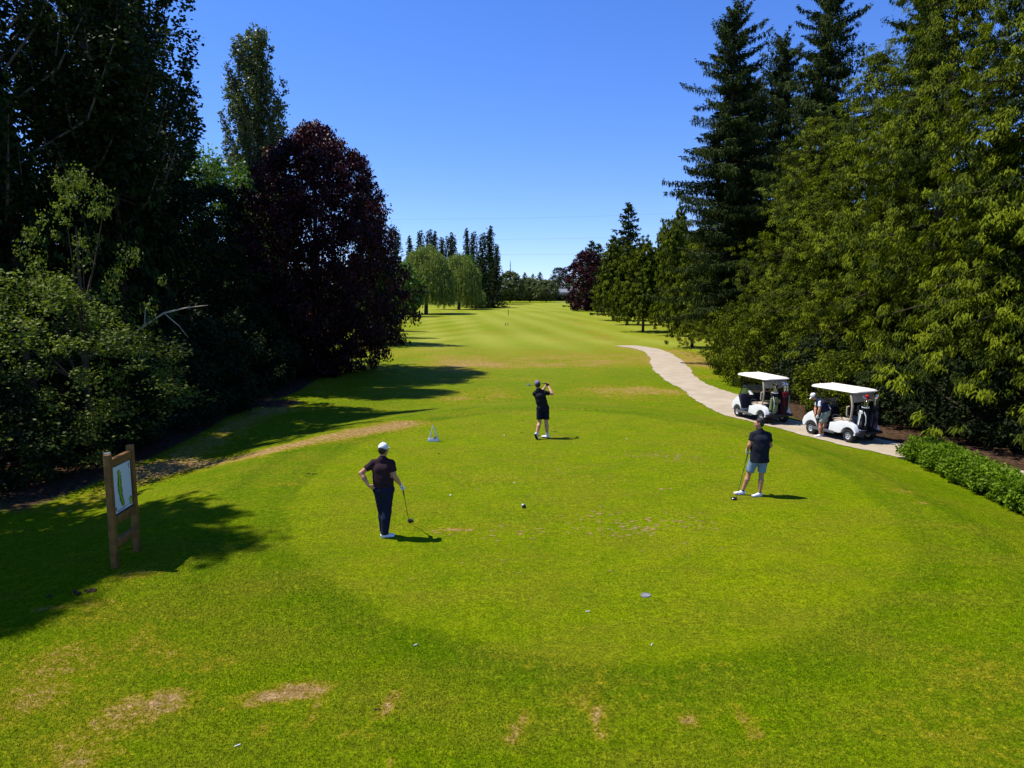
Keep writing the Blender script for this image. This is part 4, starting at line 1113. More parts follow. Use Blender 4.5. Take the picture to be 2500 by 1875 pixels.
    s.wrinkle(.004, 16, 3)
    s.cut(hp + V3(0, 0, .10), V3(0, 0, 1))
    if lg != 'long':
        for sd_ in 'LR':
            hi_, kn = J['hip' + sd_], J['kn' + sd_]; d = unit(kn - hi_); e = hi_ + (kn - hi_) * lg
            gg = np.meshgrid(*s.ax, indexing='ij', sparse=True)
            dd = (gg[0] - e[0]) * d[0] + (gg[1] - e[1]) * d[1] + (gg[2] - e[2]) * d[2]
            rr_ = np.sqrt((gg[0] - e[0] - d[0] * .08) ** 2 + (gg[1] - e[1] - d[1] * .08) ** 2 + (gg[2] - e[2] - d[2] * .08) ** 2) - .125
            s.D = np.where(rr_ < 0, np.maximum(s.D, dd), s.D).astype(np.float32)
    else:
        s.cut(V3(0, 0, .065), V3(0, 0, -1))
    s.obj('trousers' if lg == 'long' else 'shorts', cfg['bottom'], t)
    if cfg.get('belt'):
        s = SDF((-.5, -.4, .8), (.5, .4, 1.25), .009)
        bz = hp + V3(0, 0, .085); s.ell(bz - V3(0, 0, .06), bz + V3(0, 0, .06), (.170 * g, .130 * g), (.160 * g, .124 * g), hpx, 0)
        s.cut(bz + V3(0, 0, .018), V3(0, 0, 1)); s.cut(bz - V3(0, 0, .018), V3(0, 0, -1)); s.obj('belt', cfg['belt'], t)
    # shoes, socks
    for sd_ in 'LR':
        an = J['an' + sd_]; fd = J['foot' + sd_]; shoe_obj(t, cfg['shoe'], cfg['sole'], an, fd, pitch=J.get('pitch' + sd_, 0))
        kn = J['kn' + sd_]; sh_ = cfg.get('sock', .12)
        s = SDF(np.minimum(an, kn) - .12, np.maximum(an, kn) + .12, .008); d = unit(kn - an)
        s.cap(an - V3(0, 0, .04), an + d * sh_, .041, .041 + sh_ * .05, .01); s.cut(an + d * (sh_ - .01), d); s.obj('sock', cfg['sockm'], t)
    if cfg.get('cap'): cap_obj(t, cfg['cap'][1], cfg['cap'][0], hc, f, up, sx, cfg.get('brim', .07), mat_gap=True if cfg.get('gap') else None)
    if cfg.get('glove'):
        sd_, gm = cfg['glove']; hd = J['hand' + sd_]; wr = J['wr' + sd_]
        s = SDF(wr - .2, wr + .2, .006); hand(s, wr, hd[0], hd[1], hd[2], hd[3]); s.cap(wr - unit(np.array(hd[0], float)) * .02, wr + unit(np.array(hd[0], float)) * .01, .028, .026, .01)
        s.D -= .0035; s.obj('glove', gm, t)
    if cfg.get('watch'):
        sd_ = cfg['watch']; wr, el = J['wr' + sd_], J['el' + sd_]; d = unit(wr - el); a = wr - d * .03
        B().tube([a - d * .009, a + d * .009], .034, 14).obj('watch', plain('watch_strap', (.02, .02, .02), .4, .4), t, sm=True)
    return t

mcol = {k: fabric(k, c) for k, c in dict(shirt_maroon=(.030, .014, .018), trousers_navy=(.010, .014, .035), shirt_black=(.012, .012, .016), shorts_navy=(.008, .009, .022),
        shirt_charcoal=(.013, .015, .024), shorts_blue=(.17, .24, .32), vest_navy=(.020, .020, .045), shirt_white=(.62, .68, .85), shorts_grey=(.27, .30, .25),
        cap_white=(.78, .78, .80), cap_grey=(.20, .17, .24), sock_white=(.72, .72, .75), sock_black=(.015, .015, .018), glove_white=(.70, .72, .70), glove_black=(.012, .012, .015), shoe_white=(.76, .74, .74), shoe_grey=(.50, .50, .56), sole_black=(.015, .015, .018), sole_white=(.7, .68, .66), belt_black=(.01, .01, .01)).items()}

chrome = plain('club_steel', (.62, .62, .64), .22, .5, metal=1.0, var=.05)
blackgloss = plain('black_gloss', (.012, .012, .014), .18, .5, var=.1)
rubber = plain('grip_rubber', (.015, .015, .015), .8, .2)
graph = plain('graphite_shaft', (.02, .02, .023), .25, .5)

def driver(label, grip, head, loc_parent=None, face=(0, 1, 0), kind='driver', shaftm=None, group=None, headm=None):
    """club between the grip end and the head point (world)"""
    t = thing('golf_club', label, 'golf club', tuple(head), 0, group)
    g = Vector(grip) - Vector(head); d = g.normalized()
    B().tube([d * .03, d * (g.length - .27)], [.0055, .0075], 8).obj('shaft', shaftm or graph, t, sm=True)
    B().tube([d * (g.length - .27), d * g.length], [.011, .0145], 8).obj('grip', rubber, t, sm=True)
    s = SDF((-.12, -.12, -.09), (.12, .12, .11), .006); f = unit(np.array(face, float)); f[2] = 0; f = unit(f); sx = V3(f[1], -f[0], 0); toe = -1 if sx @ np.array(g) > 0 else 1
    c = sx * toe * .05
    s.ell(c - f * .012 + V3(0, 0, .028), c + f * .012 + V3(0, 0, .030), (.056, .030), (.060, .032), sx, 0)
    s.ell(c - f * .045 + V3(0, 0, .026), c + V3(0, 0, .028), (.040, .022), (.060, .030), sx, .02)
    s.cap((0, 0, .03), np.array(d) * .075, .011, .008, .015)
    s.cut(c + f * .035, f)
    s.obj('head', headm or blackgloss, t)
    return t
def onground(px, py):
    p = G(px, py); return p
# --- man on the left, white cap, leaning on a club
P1 = onground(938, 1312)
J = dict(pelvis=V3(.02, 0, .97), chest=V3(-.005, .0, 1.33), neck=V3(.0, .0, 1.52), head=V3(.02, .03, 1.69), face=(.35, 1, .02),
         shL=V3(-.185, -.01, 1.46), shR=V3(.185, .01, 1.46), elL=V3(-.39, -.08, 1.26), wrL=V3(-.235, -.13, 1.04), elR=V3(.225, .0, 1.19), wrR=V3(.295, .16, .99),
         hipL=V3(-.085, .0, .93), hipR=V3(.10, .0, .93), knL=V3(-.05, .10, .50), knR=V3(.055, .03, .50), anL=V3(-.055, .16, .09), anR=V3(.01, -.01, .09),
         footL=(-.25, 1, 0), footR=(1.0, .45, 0), handL=((.75, .15, -.55), (0, .9, .2), .5, 1), handR=((.18, .2, -1), (.9, .3, .3), 1.1, -1))
c1 = person('man in white cap, dark maroon shirt and navy trousers, hand on hip', (P1.x, P1.y, P1.z), R(-6), J,
       dict(skin=(.47, .225, .13), hair=(.03, .018, .012), hem=V3(.015, 0, 1.0), shirt=mcol['shirt_maroon'], sleeve=.62, leg='long', bottom=mcol['trousers_navy'], girth=1.12,
            shoe=mcol['shoe_white'], sole=mcol['sole_white'], sockm=mcol['sock_white'], cap=(mcol['cap_white'], 'cap'), gap=True, glove=('R', mcol['glove_white']), belt=mcol['belt_black'], arm=1.12))
def W(t, v): return t.matrix_basis @ Vector(v)
g1 = G(999, 1276)
driver('black driver leaning from the gloved hand of the man in maroon', W(c1, (.325, .19, .93)), (g1.x, g1.y, g1.z), face=(-1, .2, 0))

# --- man swinging, centre
P2 = onground(1323, 1070)
J = dict(pelvis=V3(.03, .02, .95), chest=V3(-.06, .0, 1.28), neck=V3(-.11, .02, 1.46), head=V3(-.135, .05, 1.62), face=(-.15, 1, -.02), hup=(-.18, 0, 1),
         shL=V3(-.235, .04, 1.37), shR=V3(.09, -.02, 1.41), elL=V3(.0, .30, 1.37), wrL=V3(.135, .33, 1.56), elR=V3(.31, .10, 1.33), wrR=V3(.20, .31, 1.55),
         hipL=V3(-.07, -.02, .91), hipR=V3(.115, .03, .91), knL=V3(-.075, -.02, .50), knR=V3(.13, .05, .49), anL=V3(-.165, -.17, .17), anR=V3(.165, .03, .09),
         footL=(.35, .55, 0), footR=(-.95, .55, 0), pitchL=.95, handL=((.6, .1, .8), (.3, -.9, 0), 1.2, 1), handR=((-.5, .1, .85), (-.5, .8, 0), 1.2, -1))
c2 = person('golfer in grey cap, black shirt and shorts at the finish of his swing', (P2.x, P2.y, P2.z), 0, J,
       dict(skin=(.52, .26, .16), hair=(.03, .02, .015), hem=V3(.025, .01, .93), shirt=mcol['shirt_black'], sleeve=.55, leg=.80, bottom=mcol['shorts_navy'], girth=.95,
            shoe=mcol['shoe_white'], sole=mcol['sole_black'], sock=.19, sockm=mcol['sock_white'], cap=(mcol['cap_grey'], 'cap'), glove=('R', mcol['glove_black'])))
c2.scale = (1.06, 1.06, 1.06); bpy.context.view_layer.update()
driver('driver held out behind the head of the swinging golfer', W(c2, (.19, .36, 1.63)), W(c2, (-.40, 1.15, 1.44)), face=(.6, -.3, 0), headm=plain('driver_head', (.16, .22, .24), .2, .5))

# --- man on the right in dark polo and light blue shorts
P3 = onground(1850, 1211)
J = dict(pelvis=V3(.0, 0, .95), chest=V3(.0, .0, 1.31), neck=V3(-.01, .01, 1.50), head=V3(-.035, .03, 1.67), face=(-1, .35, -.06),
         shL=V3(-.17, .05, 1.44), shR=V3(.185, -.03, 1.44), elL=V3(-.235, .02, 1.19), wrL=V3(-.205, .20, 1.02), elR=V3(.255, .02, 1.17), wrR=V3(.16, .16, 1.0),
         hipL=V3(-.095, .02, .91), hipR=V3(.09, -.01, .91), knL=V3(-.19, .10, .50), knR=V3(.06, .0, .50), anL=V3(-.31, .13, .095), anR=V3(.02, -.04, .09),
         footL=(-1, .12, 0), footR=(-.55, -.12, 0), handL=((.35, .3, -.9), (.6, .5, 0), 1.2, -1), handR=((-.8, .45, -.3), (-.3, -.9, 0), 1.0, 1))
c3 = person('bare-headed man in black polo and light blue shorts facing left', (P3.x, P3.y, P3.z), R(4), J,
       dict(skin=(.45, .21, .12), hair=(.022, .014, .010), hem=V3(.0, 0, .80), shirt=mcol['shirt_charcoal'], sleeve=.60, leg=.86, bottom=mcol['shorts_blue'], girth=1.12, belly=True, shirt_g=1.05, hemf=1.10,
            shoe=mcol['shoe_white'], sole=mcol['shoe_grey'], sock=.03, sockm=mcol['sock_black'], glove=('L', mcol['glove_white']), arm=1.1))
g3 = G(1797, 1220)
driver('black driver held on the grass by the man in light blue shorts', W(c3, (-.16, .24, 1.0)), (g3.x, g3.y, g3.z), face=(0, 1, 0))

# ------------------------------------------------------------------ golf carts
mw = plain('cart_white', (.80, .80, .83), .3, .5, var=.03, coat=.3)
mb = plain('cart_beige', (.42, .34, .25), .55, .3, var=.06)
mroof = plain('cart_roof', (.80, .74, .66), .4, .4, var=.05)
mk = plain('cart_black', (.014, .014, .018), .55, .3)
mkp = plain('cart_dark_plastic', (.03, .026, .05), .5, .3)
mg = plain('cart_grey_trim', (.10, .10, .11), .55, .3)
mty = plain('tyre', (.02, .02, .021), .85, .2, bump=.003)
mrim = plain('wheel_rim', (.60, .60, .62), .3, .5, metal=.15, var=.05)
mgl, n, p = newmat('windscreen'); p.inputs['Base Color'].default_value = (.30, .34, .34, 1); p.inputs['Roughness'].default_value = .12
p.inputs['Alpha'].default_value = .38; p.inputs['Specular IOR Level'].default_value = .5

def arc(cy, cz, r, a0, a1, n=9): return [(cy + r * math.cos(R(a0 + (a1 - a0) * i / (n - 1))), cz + r * math.sin(R(a0 + (a1 - a0) * i / (n - 1)))) for i in range(n)]
def golf_cart(label, loc, rz, group, screen_low=True):
    t = thing('golf_cart', label, 'golf cart', loc, rz, group)
    RW_, FWH = -.80, .86
    rear = [(-1.06, .30)] + [( -1.13, .40), (-1.02, .62), (-.90, .70), (-.60, .735), (-.38, .70), (-.22, .64), (-.10, .62), (-.02, .60), (.02, .34), (-.02, .28), (-.42, .28)] + arc(RW_, .24, .305, 8, 172)[0:]
    rear = rear[:12] + arc(RW_, .24, .305, 12, 168)
    bodyo = None
    for sx in (-1, 1):
        b = B().prism(rear, sx * .40, sx * .60); o = b.obj('rear_fender', mw, t, bevel=.03, seg=3)
    B().prism([(-1.0, .30), (-1.02, .60), (-.60, .70), (-.25, .60), (-.05, .58), (-.02, .30)], -.41, .41).obj('rear_body', mkp, t, bevel=.02)
    front = [(.62, .60), (.66, .88), (.76, .92), (1.02, .78), (1.20, .62), (1.27, .45), (1.24, .30)] + arc(FWH, .24, .29, 10, 165)
    B().prism(front, -.57, .57).obj('front_cowl', mw, t, bevel=.045, seg=3)
    B().prism([(.60, .86), (.64, .98), (.74, 1.0), (.80, .90), (.66, .62), (.57, .40), (.52, .42)], -.58, .58).obj('dashboard', mkp, t, bevel=.02)
    B().box((0, 1.25, .33), (1.06, .10, .14)).obj('front_bumper', mkp, t, bevel=.03)
    for sx in (-1, 1): B().lathe([(.0001, .035), (.05, .03), (.065, .0), (.065, -.02)], (sx * .40, 1.20, .60), 16, 'y').obj('headlight', plain('lens', (.6, .6, .6), .15, .6), t, sm=True)
    B().box((0, .30, .29), (1.10, .92, .05)).obj('floor', mk, t, bevel=.01)
    for sx in (-1, 1): B().box((sx * .575, .28, .265), (.06, 1.0, .10)).obj('sill', mg, t, bevel=.015)
    for sx in (-1, 1): B().box((sx * .28, -.32, .70), (.52, .50, .13)).obj('seat', mb, t, bevel=.045, seg=3)
    for sx in (-1, 1):
        s = SDF((-.36, -.14, -.34), (.36, .14, .34), .014); s.ell((0, 0, -.14), (0, -.02, .14), (.25, .055), (.22, .05), (1, 0, 0), .0)
        o = s.obj('seat_back', mb, t); o.location = (sx * .27, -.60, 1.07); o.rotation_euler = (R(-10), 0, 0)
        s = SDF((-.36, -.14, -.34), (.36, .14, .34), .014); s.ell((0, -.05, -.14), (0, -.07, .14), (.235, .03), (.205, .028), (1, 0, 0), .0)
        s.obj('back_shell', mk, o)
    for sx in (-1, 1): B().tube([(sx * .57, -.12, .66), (sx * .58, -.10, .84), (sx * .58, -.2, .90), (sx * .58, -.46, .90), (sx * .57, -.52, .80)], .02, 8).obj('armrest', mk, t, sm=True)
    # steering
    c = Vector((-.28, .38, 1.06)); ax = Vector((0, -.75, .66)).normalized(); q = ax.to_track_quat('Z', 'Y')
    B().tube([c + q @ Vector((.19 * math.cos(a), .19 * math.sin(a), 0)) for a in np.linspace(0, 2 * math.pi, 25)], .016, 8, False).tube([c + q @ Vector((-.18, 0, 0)), c - ax * .03, c + q @ Vector((.18, 0, 0))], .014, 6).obj('steering_wheel', mk, t, sm=True)
    B().tube([c, c - ax * .45], .025, 8).obj('steering_column', mk, t, sm=True)
    B().box(tuple(c + ax * .02), (.15, .02, .20), q.to_matrix() @ Matrix.Rotation(R(90), 3, 'X')).obj('score_card', plain('paper', (.8, .8, .8), .7), t)
    B().box((.2, .69, 1.005), (.5, .1, .02)).obj('dash_tray', mg, t)
    # frame and roof
    for sx in (-1, 1):
        B().tube([(sx * .52, .80, .90), (sx * .52, .60, 1.35), (sx * .50, .50, 1.76)], .018, 8).obj('front_strut', mk, t, sm=True)
        B().tube([(sx * .50, -.72, .62), (sx * .54, -.86, .95), (sx * .55, -.90, 1.30), (sx * .52, -.80, 1.66), (sx * .44, -.66, 1.76)], [.028, .032, .040, .040, .034], 8).obj('rear_strut', mb, t, sm=True)
    B().prism([(-.90, 1.42), (-.86, 1.70), (-.78, 1.755), (-.74, 1.75), (-.82, 1.68), (-.87, 1.42)], -.50, .50).obj('canopy_panel', mb, t, bevel=.01)
    B().tube([(-.52, -.90, 1.12), (.52, -.90, 1.12)], .016, 6).obj('bag_rack', mk, t, sm=True)
    def rr(w_, l_, r_, n_=7):
        o = []
        for cx, cy, a in ((w_ - r_, l_ - r_, 0), (-w_ + r_, l_ - r_, 90), (-w_ + r_, -l_ + r_, 180), (w_ - r_, -l_ + r_, 270)):
            o += [(cx + r_ * math.cos(R(a + 90 * i / (n_ - 1))), cy + r_ * math.sin(R(a + 90 * i / (n_ - 1)))) for i in range(n_)]
        return o
    b = B(); v = []; f = []; rings = [(.93, .0), (1.0, .008), (1.0, .03), (.97, .055), (.88, .082), (.70, .10), (.35, .112)]
    n_ = 28
    for k, (sc, z) in enumerate(rings):
        for x, y in rr(.60, 1.02, .20): v.append((x * sc, y * (1 - (1 - sc) * .55) - .02, z + 1.755 + .02 * (y > 0) * y))
    for k in range(len(rings) - 1):
        for i in range(n_): f.append((k * n_ + i, k * n_ + (i + 1) % n_, (k + 1) * n_ + (i + 1) % n_, (k + 1) * n_ + i))
    f.append(tuple(range(n_ - 1, -1, -1))); f.append(tuple((len(rings) - 1) * n_ + i for i in range(n_)))
    b.add(v, f).obj('roof', mroof, t, sm=True)
    for sx in (-1, 1): B().tube([(sx * .30, -.85, 1.865), (sx * .30, .8, 1.885)], .012, 6).obj('roof_rib', mroof, t, sm=True)
    z0, z1 = (.93, 1.36)
    wsc = B().add([(-.51, .79, z0), (.51, .79, z0), (.49, .61, z1), (-.49, .61, z1), (-.51, .785, z0), (.51, .785, z0), (.49, .605, z1), (-.49, .605, z1)],
            [(0, 1, 2, 3), (7, 6, 5, 4), (0, 4, 5, 1), (1, 5, 6, 2), (2, 6, 7, 3), (3, 7, 4, 0)]).obj('windscreen', mgl, t)
    B().tube([(-.50, .62, z1), (.50, .62, z1)], .012, 6).obj('screen_rail', mg, wsc, sm=True)
    # wheels
    wm = None
    for sx in (-1, 1):
        for wy in (RW_, FWH):
            if wm is None:
                prof = [(.115, -.085), (.15, -.095), (.205, -.092), (.228, -.06), (.234, 0), (.228, .06), (.205, .092), (.15, .095), (.115, .085)]
                wm = B().lathe(prof, (0, 0, 0), 32, 'x', False).mesh('tyre', mty, sm=True)
                bb_ = B().lathe([(.0001, .045), (.03, .05), (.035, .045), (.05, .03), (.095, .035), (.125, .07), (.128, .085), (.12, .088), (.12, -.08), (.0001, -.08)], (0, 0, 0), 28, 'x')
                for q_ in range(5):
                    a = q_ * 2 * math.pi / 5; bb_.box((.052, .068 * math.cos(a), .068 * math.sin(a)), (.02, .085, .030), Matrix.Rotation(a, 3, 'X'))
                rm = bb_.mesh('rim', mrim, sm=True)
                hub = B().lathe([(.0001, .066), (.022, .064), (.026, .05)], (0, 0, 0), 14, 'x').mesh('hub', mk, sm=True)
            wh = link('wheel', wm, t, (sx * .49, wy, .234)); wh.rotation_euler = (0, 0, 0 if sx > 0 else math.pi)
            link('rim', rm, wh); link('hub', hub, wh)
    B().box((0, RW_, .24), (.9, .08, .08)).box((0, FWH, .24), (.9, .06, .06)).box((0, 0, .24), (.5, 1.7, .05)).obj('chassis', mk, t)
    B().box((0, -1.20, .36), (1.16, .14, .10)).obj('rear_bumper', mk, t, bevel=.03)
    B().box((0, -1.05, .42), (.86, .30, .05)).box((0, -.92, .60), (.86, .03, .36)).obj('bag_shelf', mk, t, bevel=.01)
    B().box((.601, -.28, .40), (.004, .10, .02)).obj('badge', mkp, t)
    return t

def bag(label, cart, x, body, pocket, trim, nclubs, seed, towel=None, covers=0, glab='bag clubs'):
    """stand of clubs in a bag strapped upright on the cart's shelf"""
    rng = np.random.default_rng(seed)
    Mx = cart.matrix_basis
    base = Mx @ Vector((x, -1.07, .45))
    t = thing('golf_bag', label, 'golf bag', tuple(base), cart.rotation_euler.z)
    t.rotation_euler = (R(7), 0, cart.rotation_euler.z)
    s = SDF((-.22, -.22, -.03), (.22, .22, .95), .013)
    s.ell((0, 0, .03), (0, 0, .80), (.125, .115), (.135, .12), (1, 0, 0), .0); s.cut((0, 0, .0), (0, 0, -1)); s.cut((0, 0, .84), (0, 0, 1)); s.wrinkle(.003, 26)
    bo = s.obj('bag_body', body, t)
    s = SDF((-.2, -.30, .0), (.2, .0, .8), .012); s.ell((0, -.12, .10), (0, -.12, .34), (.095, .06), (.09, .055), (1, 0, 0), 0); s.obj('pocket', pocket, t)
    s = SDF((-.2, -.30, .3), (.2, .0, .9), .012); s.ell((0, -.125, .48), (0, -.125, .66), (.07, .035), (.065, .03), (1, 0, 0), 0); s.obj('pocket', pocket, t)
    for sx in (-1, 1):
        s = SDF((sx * .14 - .09, -.15, .05), (sx * .14 + .09, .15, .75), .012); s.ell((sx * .13, -.02, .15), (sx * .13, -.02, .60), (.045, .075), (.035, .06), (1, 0, 0), 0); s.obj('side_pocket', pocket, t)
    B().tube([(-.10, -.05, .70), (-.13, -.18, .55), (-.10, -.19, .35), (-.06, -.14, .2)], .016, 6).obj('strap', trim, t, sm=True)
    b = B()
    for z in (.03, .84): b.tube([(.128 * math.cos(a), .116 * math.sin(a), z) for a in np.linspace(0, 2 * math.pi, 25)], .014, 6, False)
    b.obj('collar_ring', trim, t, sm=True)
    MT = Matrix.Translation(t.location) @ t.rotation_euler.to_matrix().to_4x4()
    if towel:
        nn = 9; v = []; f = []
        for j in range(12):
            for i in range(nn): v.append((.155 + .012 * math.sin(i * 1.4 + j * .3), -.10 + .16 * i / (nn - 1) * (1 - .3 * math.exp(-j * .6)), .72 - j * .05))
        for j in range(11):
            for i in range(nn - 1): q = j * nn + i; f.append((q, q + 1, q + nn + 1, q + nn))
        b = B().add(v, f); me = b.mesh('towel', towel[1], sm=True); o = link('towel', me); o.matrix_world = MT @ Matrix.Rotation(towel[2], 4, 'Z')
        md = o.modifiers.new('thick', 'SOLIDIFY'); md.thickness = .012; tagit(o, towel[0], 'towel')
    # clubs
    first = {}
    for i in range(nclubs):
        a = rng.uniform(0, 2 * math.pi); r_ = rng.uniform(.02, .09); hh = rng.uniform(1.02, 1.22); kind = 'wood' if i < covers else ('putter' if i == nclubs - 1 else 'iron')
        if kind == 'wood': hh = 1.22 + .05 * (i % 2) - .14 * (i % 3 == 1)
        lab = {'iron': 'steel iron standing in ' + glab, 'wood': 'covered wood standing tallest in ' + glab, 'putter': 'putter among the irons in ' + glab}[kind]
        t2 = thing('golf_club', lab, 'golf club', group='clubs in ' + glab)
        p0 = Vector((r_ * .6 * math.cos(a), r_ * .6 * math.sin(a), .45)); p1 = Vector((r_ * math.cos(a), r_ * math.sin(a), hh)); p1 += Vector((rng.normal(0, .02), rng.normal(0, .02), 0))
        t2.matrix_world = MT @ Matrix.Translation(p0) @ (p1 - p0).to_track_quat('Z', 'Y').to_matrix().to_4x4() @ Matrix.Rotation(rng.uniform(0, 6.28), 4, 'Z')
        Lc = (p1 - p0).length
        if 'sh' not in first: first['sh'] = B().tube([(0, 0, 0), (0, 0, 1.0)], [.0065, .0055], 6).mesh('shaft', chrome, sm=True)
        o = link('shaft', first['sh'], t2); o.scale = (1, 1, Lc)
        if kind == 'iron':
            if 'ir' not in first: first['ir'] = B().prism([(-.012, -.01), (.012, -.02), (.075, .0), (.085, .03), (.07, .055), (.0, .03)], -.009, .009, 'y').mesh('iron_head', chrome, bevel=.004)
            link('head', first['ir'], t2, (0, 0, Lc - .005)).rotation_euler = (R(20), 0, 0)
        elif kind == 'putter':
            if 'pu' not in first: first['pu'] = B().box((.03, 0, .01), (.10, .03, .025)).mesh('putter_head', chrome, bevel=.004)
            link('head', first['pu'], t2, (0, 0, Lc))
        else:
            if 'wd' not in first:
                s = SDF((-.1, -.1, -.14), (.14, .1, .1), .008); s.ell((.02, 0, 0), (.045, 0, .02), (.055, .045), (.06, .045), (0, 1, 0), .02); s.cap((0, 0, -.10), (0, 0, 0), .024, .035, .03)
                V_, F_ = snet(s.D, s.lo, s.h); first['wd'] = np_mesh('head_cover', V_, F_, towel_red if covers and 'right' in glab else mk, None, True)
            link('head_cover', first['wd'], t2, (0, 0, Lc))
    return t
towel_red = fabric('red_cover', (.55, .015, .012))
mgreenbag = fabric('bag_green', (.16, .20, .09)); mwhitebag = fabric('bag_white', (.55, .56, .55)); mblackbag = fabric('bag_black', (.014, .014, .018)); mredbag = fabric('bag_red', (.12, .012, .015))
mtowelg = fabric('towel_green', (.32, .38, .22)); mtowelw = fabric('towel_white', (.62, .63, .62))
CG = 'white golf carts parked on the path'
h1, h2 = R(16), R(24)
def cart_at(px, py, off, rz):
    """cart centre so that the left rear wheel touches the ground seen at px, py"""
    p = G(px, py); o = Matrix.Rotation(rz, 3, 'Z') @ Vector(off); return (p.x - o.x, p.y - o.y)
x1, y1 = cart_at(1858, 1034, (-.55, -.80, 0), h1)
x2, y2 = cart_at(2070, 1082, (-.55, -.80, 0), h2)
cartA = golf_cart('white golf cart on the left, green and dark red bags behind', (x1, y1, float(terr(x1, y1)) + .02), h1, CG)
cartB = golf_cart('white golf cart on the right with the bending man beside it', (x2, y2, float(terr(x2, y2)) + .02), h2, CG)
bag('green and black golf bag on the left of the left cart', cartA, -.24, mblackbag, mgreenbag, mwhitebag, 11, 1, covers=2, glab='the green bag on the left cart')
bag('dark red golf bag on the far side of the left cart', cartA, .24, mredbag, mblackbag, mredbag, 10, 2, towel=('pale green towel hanging from the dark red bag on the left cart', mtowelg, 0), glab='the dark red bag on the left cart')
bag('black golf bag with red head covers on the right cart', cartB, -.24, mblackbag, mblackbag, mwhitebag, 11, 3, towel=('white towel hanging from the near black bag on the right cart', mtowelw, math.pi), covers=2, glab='the near bag on the right cart')
bag('black golf bag on the far side of the right cart', cartB, .24, mblackbag, mkp, mblackbag, 11, 4, glab='the far bag on the right cart')

# --- man bending beside the right cart
P4 = onground(2008, 1067)
J = dict(pelvis=V3(.10, .05, .92), chest=V3(-.08, .10, 1.22), neck=V3(-.22, .13, 1.37), head=V3(-.335, .16, 1.47), face=(-.75, .25, -.62), hup=(-.62, .1, .75),
         shL=V3(-.21, .26, 1.31), shR=V3(-.15, -.05, 1.30), elL=V3(-.25, .30, 1.04), wrL=V3(-.27, .26, .83), elR=V3(-.19, -.08, 1.04), wrR=V3(-.22, -.02, .81),
         hipL=V3(.02, .12, .88), hipR=V3(.12, -.04, .88), knL=V3(-.12, -.02, .49), knR=V3(.10, .08, .49), anL=V3(-.115, -.03, .095), anR=V3(.05, .13, .095),
         footL=(-1, .0, 0), footR=(-1, .1, 0), handL=((-.1, -.1, -1), (.3, -.9, 0), .8, 1), handR=((-.08, .05, -1), (.3, .9, 0), .8, -1))
J['hipL'], J['hipR'] = V3(.03, -.05, .88), V3(.13, .12, .88)
J['shL'], J['shR'] = V3(-.17, -.04, 1.30), V3(-.14, .27, 1.29)
J['elL'], J['wrL'] = V3(-.20, -.08, 1.04), V3(-.225, -.03, .81)
J['elR'], J['wrR'] = V3(-.18, .30, 1.04), V3(-.24, .16, .83)
J['handL'], J['handR'] = ((-.08, .08, -1), (.3, .9, 0), .8, -1), ((-.1, -.1, -1), (.3, -.9, 0), .8, 1)
person('man in white cap, navy vest and grey shorts bending by the right cart', (P4.x, P4.y, P4.z), 0, J,
       dict(skin=(.50, .23, .13), hair=(.10, .08, .07), hem=V3(.10, .05, .95), shirt=mcol['vest_navy'], top_name='vest', sleeve=0, under=mcol['shirt_white'], collar=mcol['shirt_white'], leg=.86, bottom=mcol['shorts_grey'], girth=1.3,
            shoe=mcol['shoe_white'], sole=mcol['sole_white'], sock=.02, sockm=mcol['sock_white'], cap=(mcol['cap_white'], 'cap'), glove=('L', mcol['glove_white']), arm=1.15))

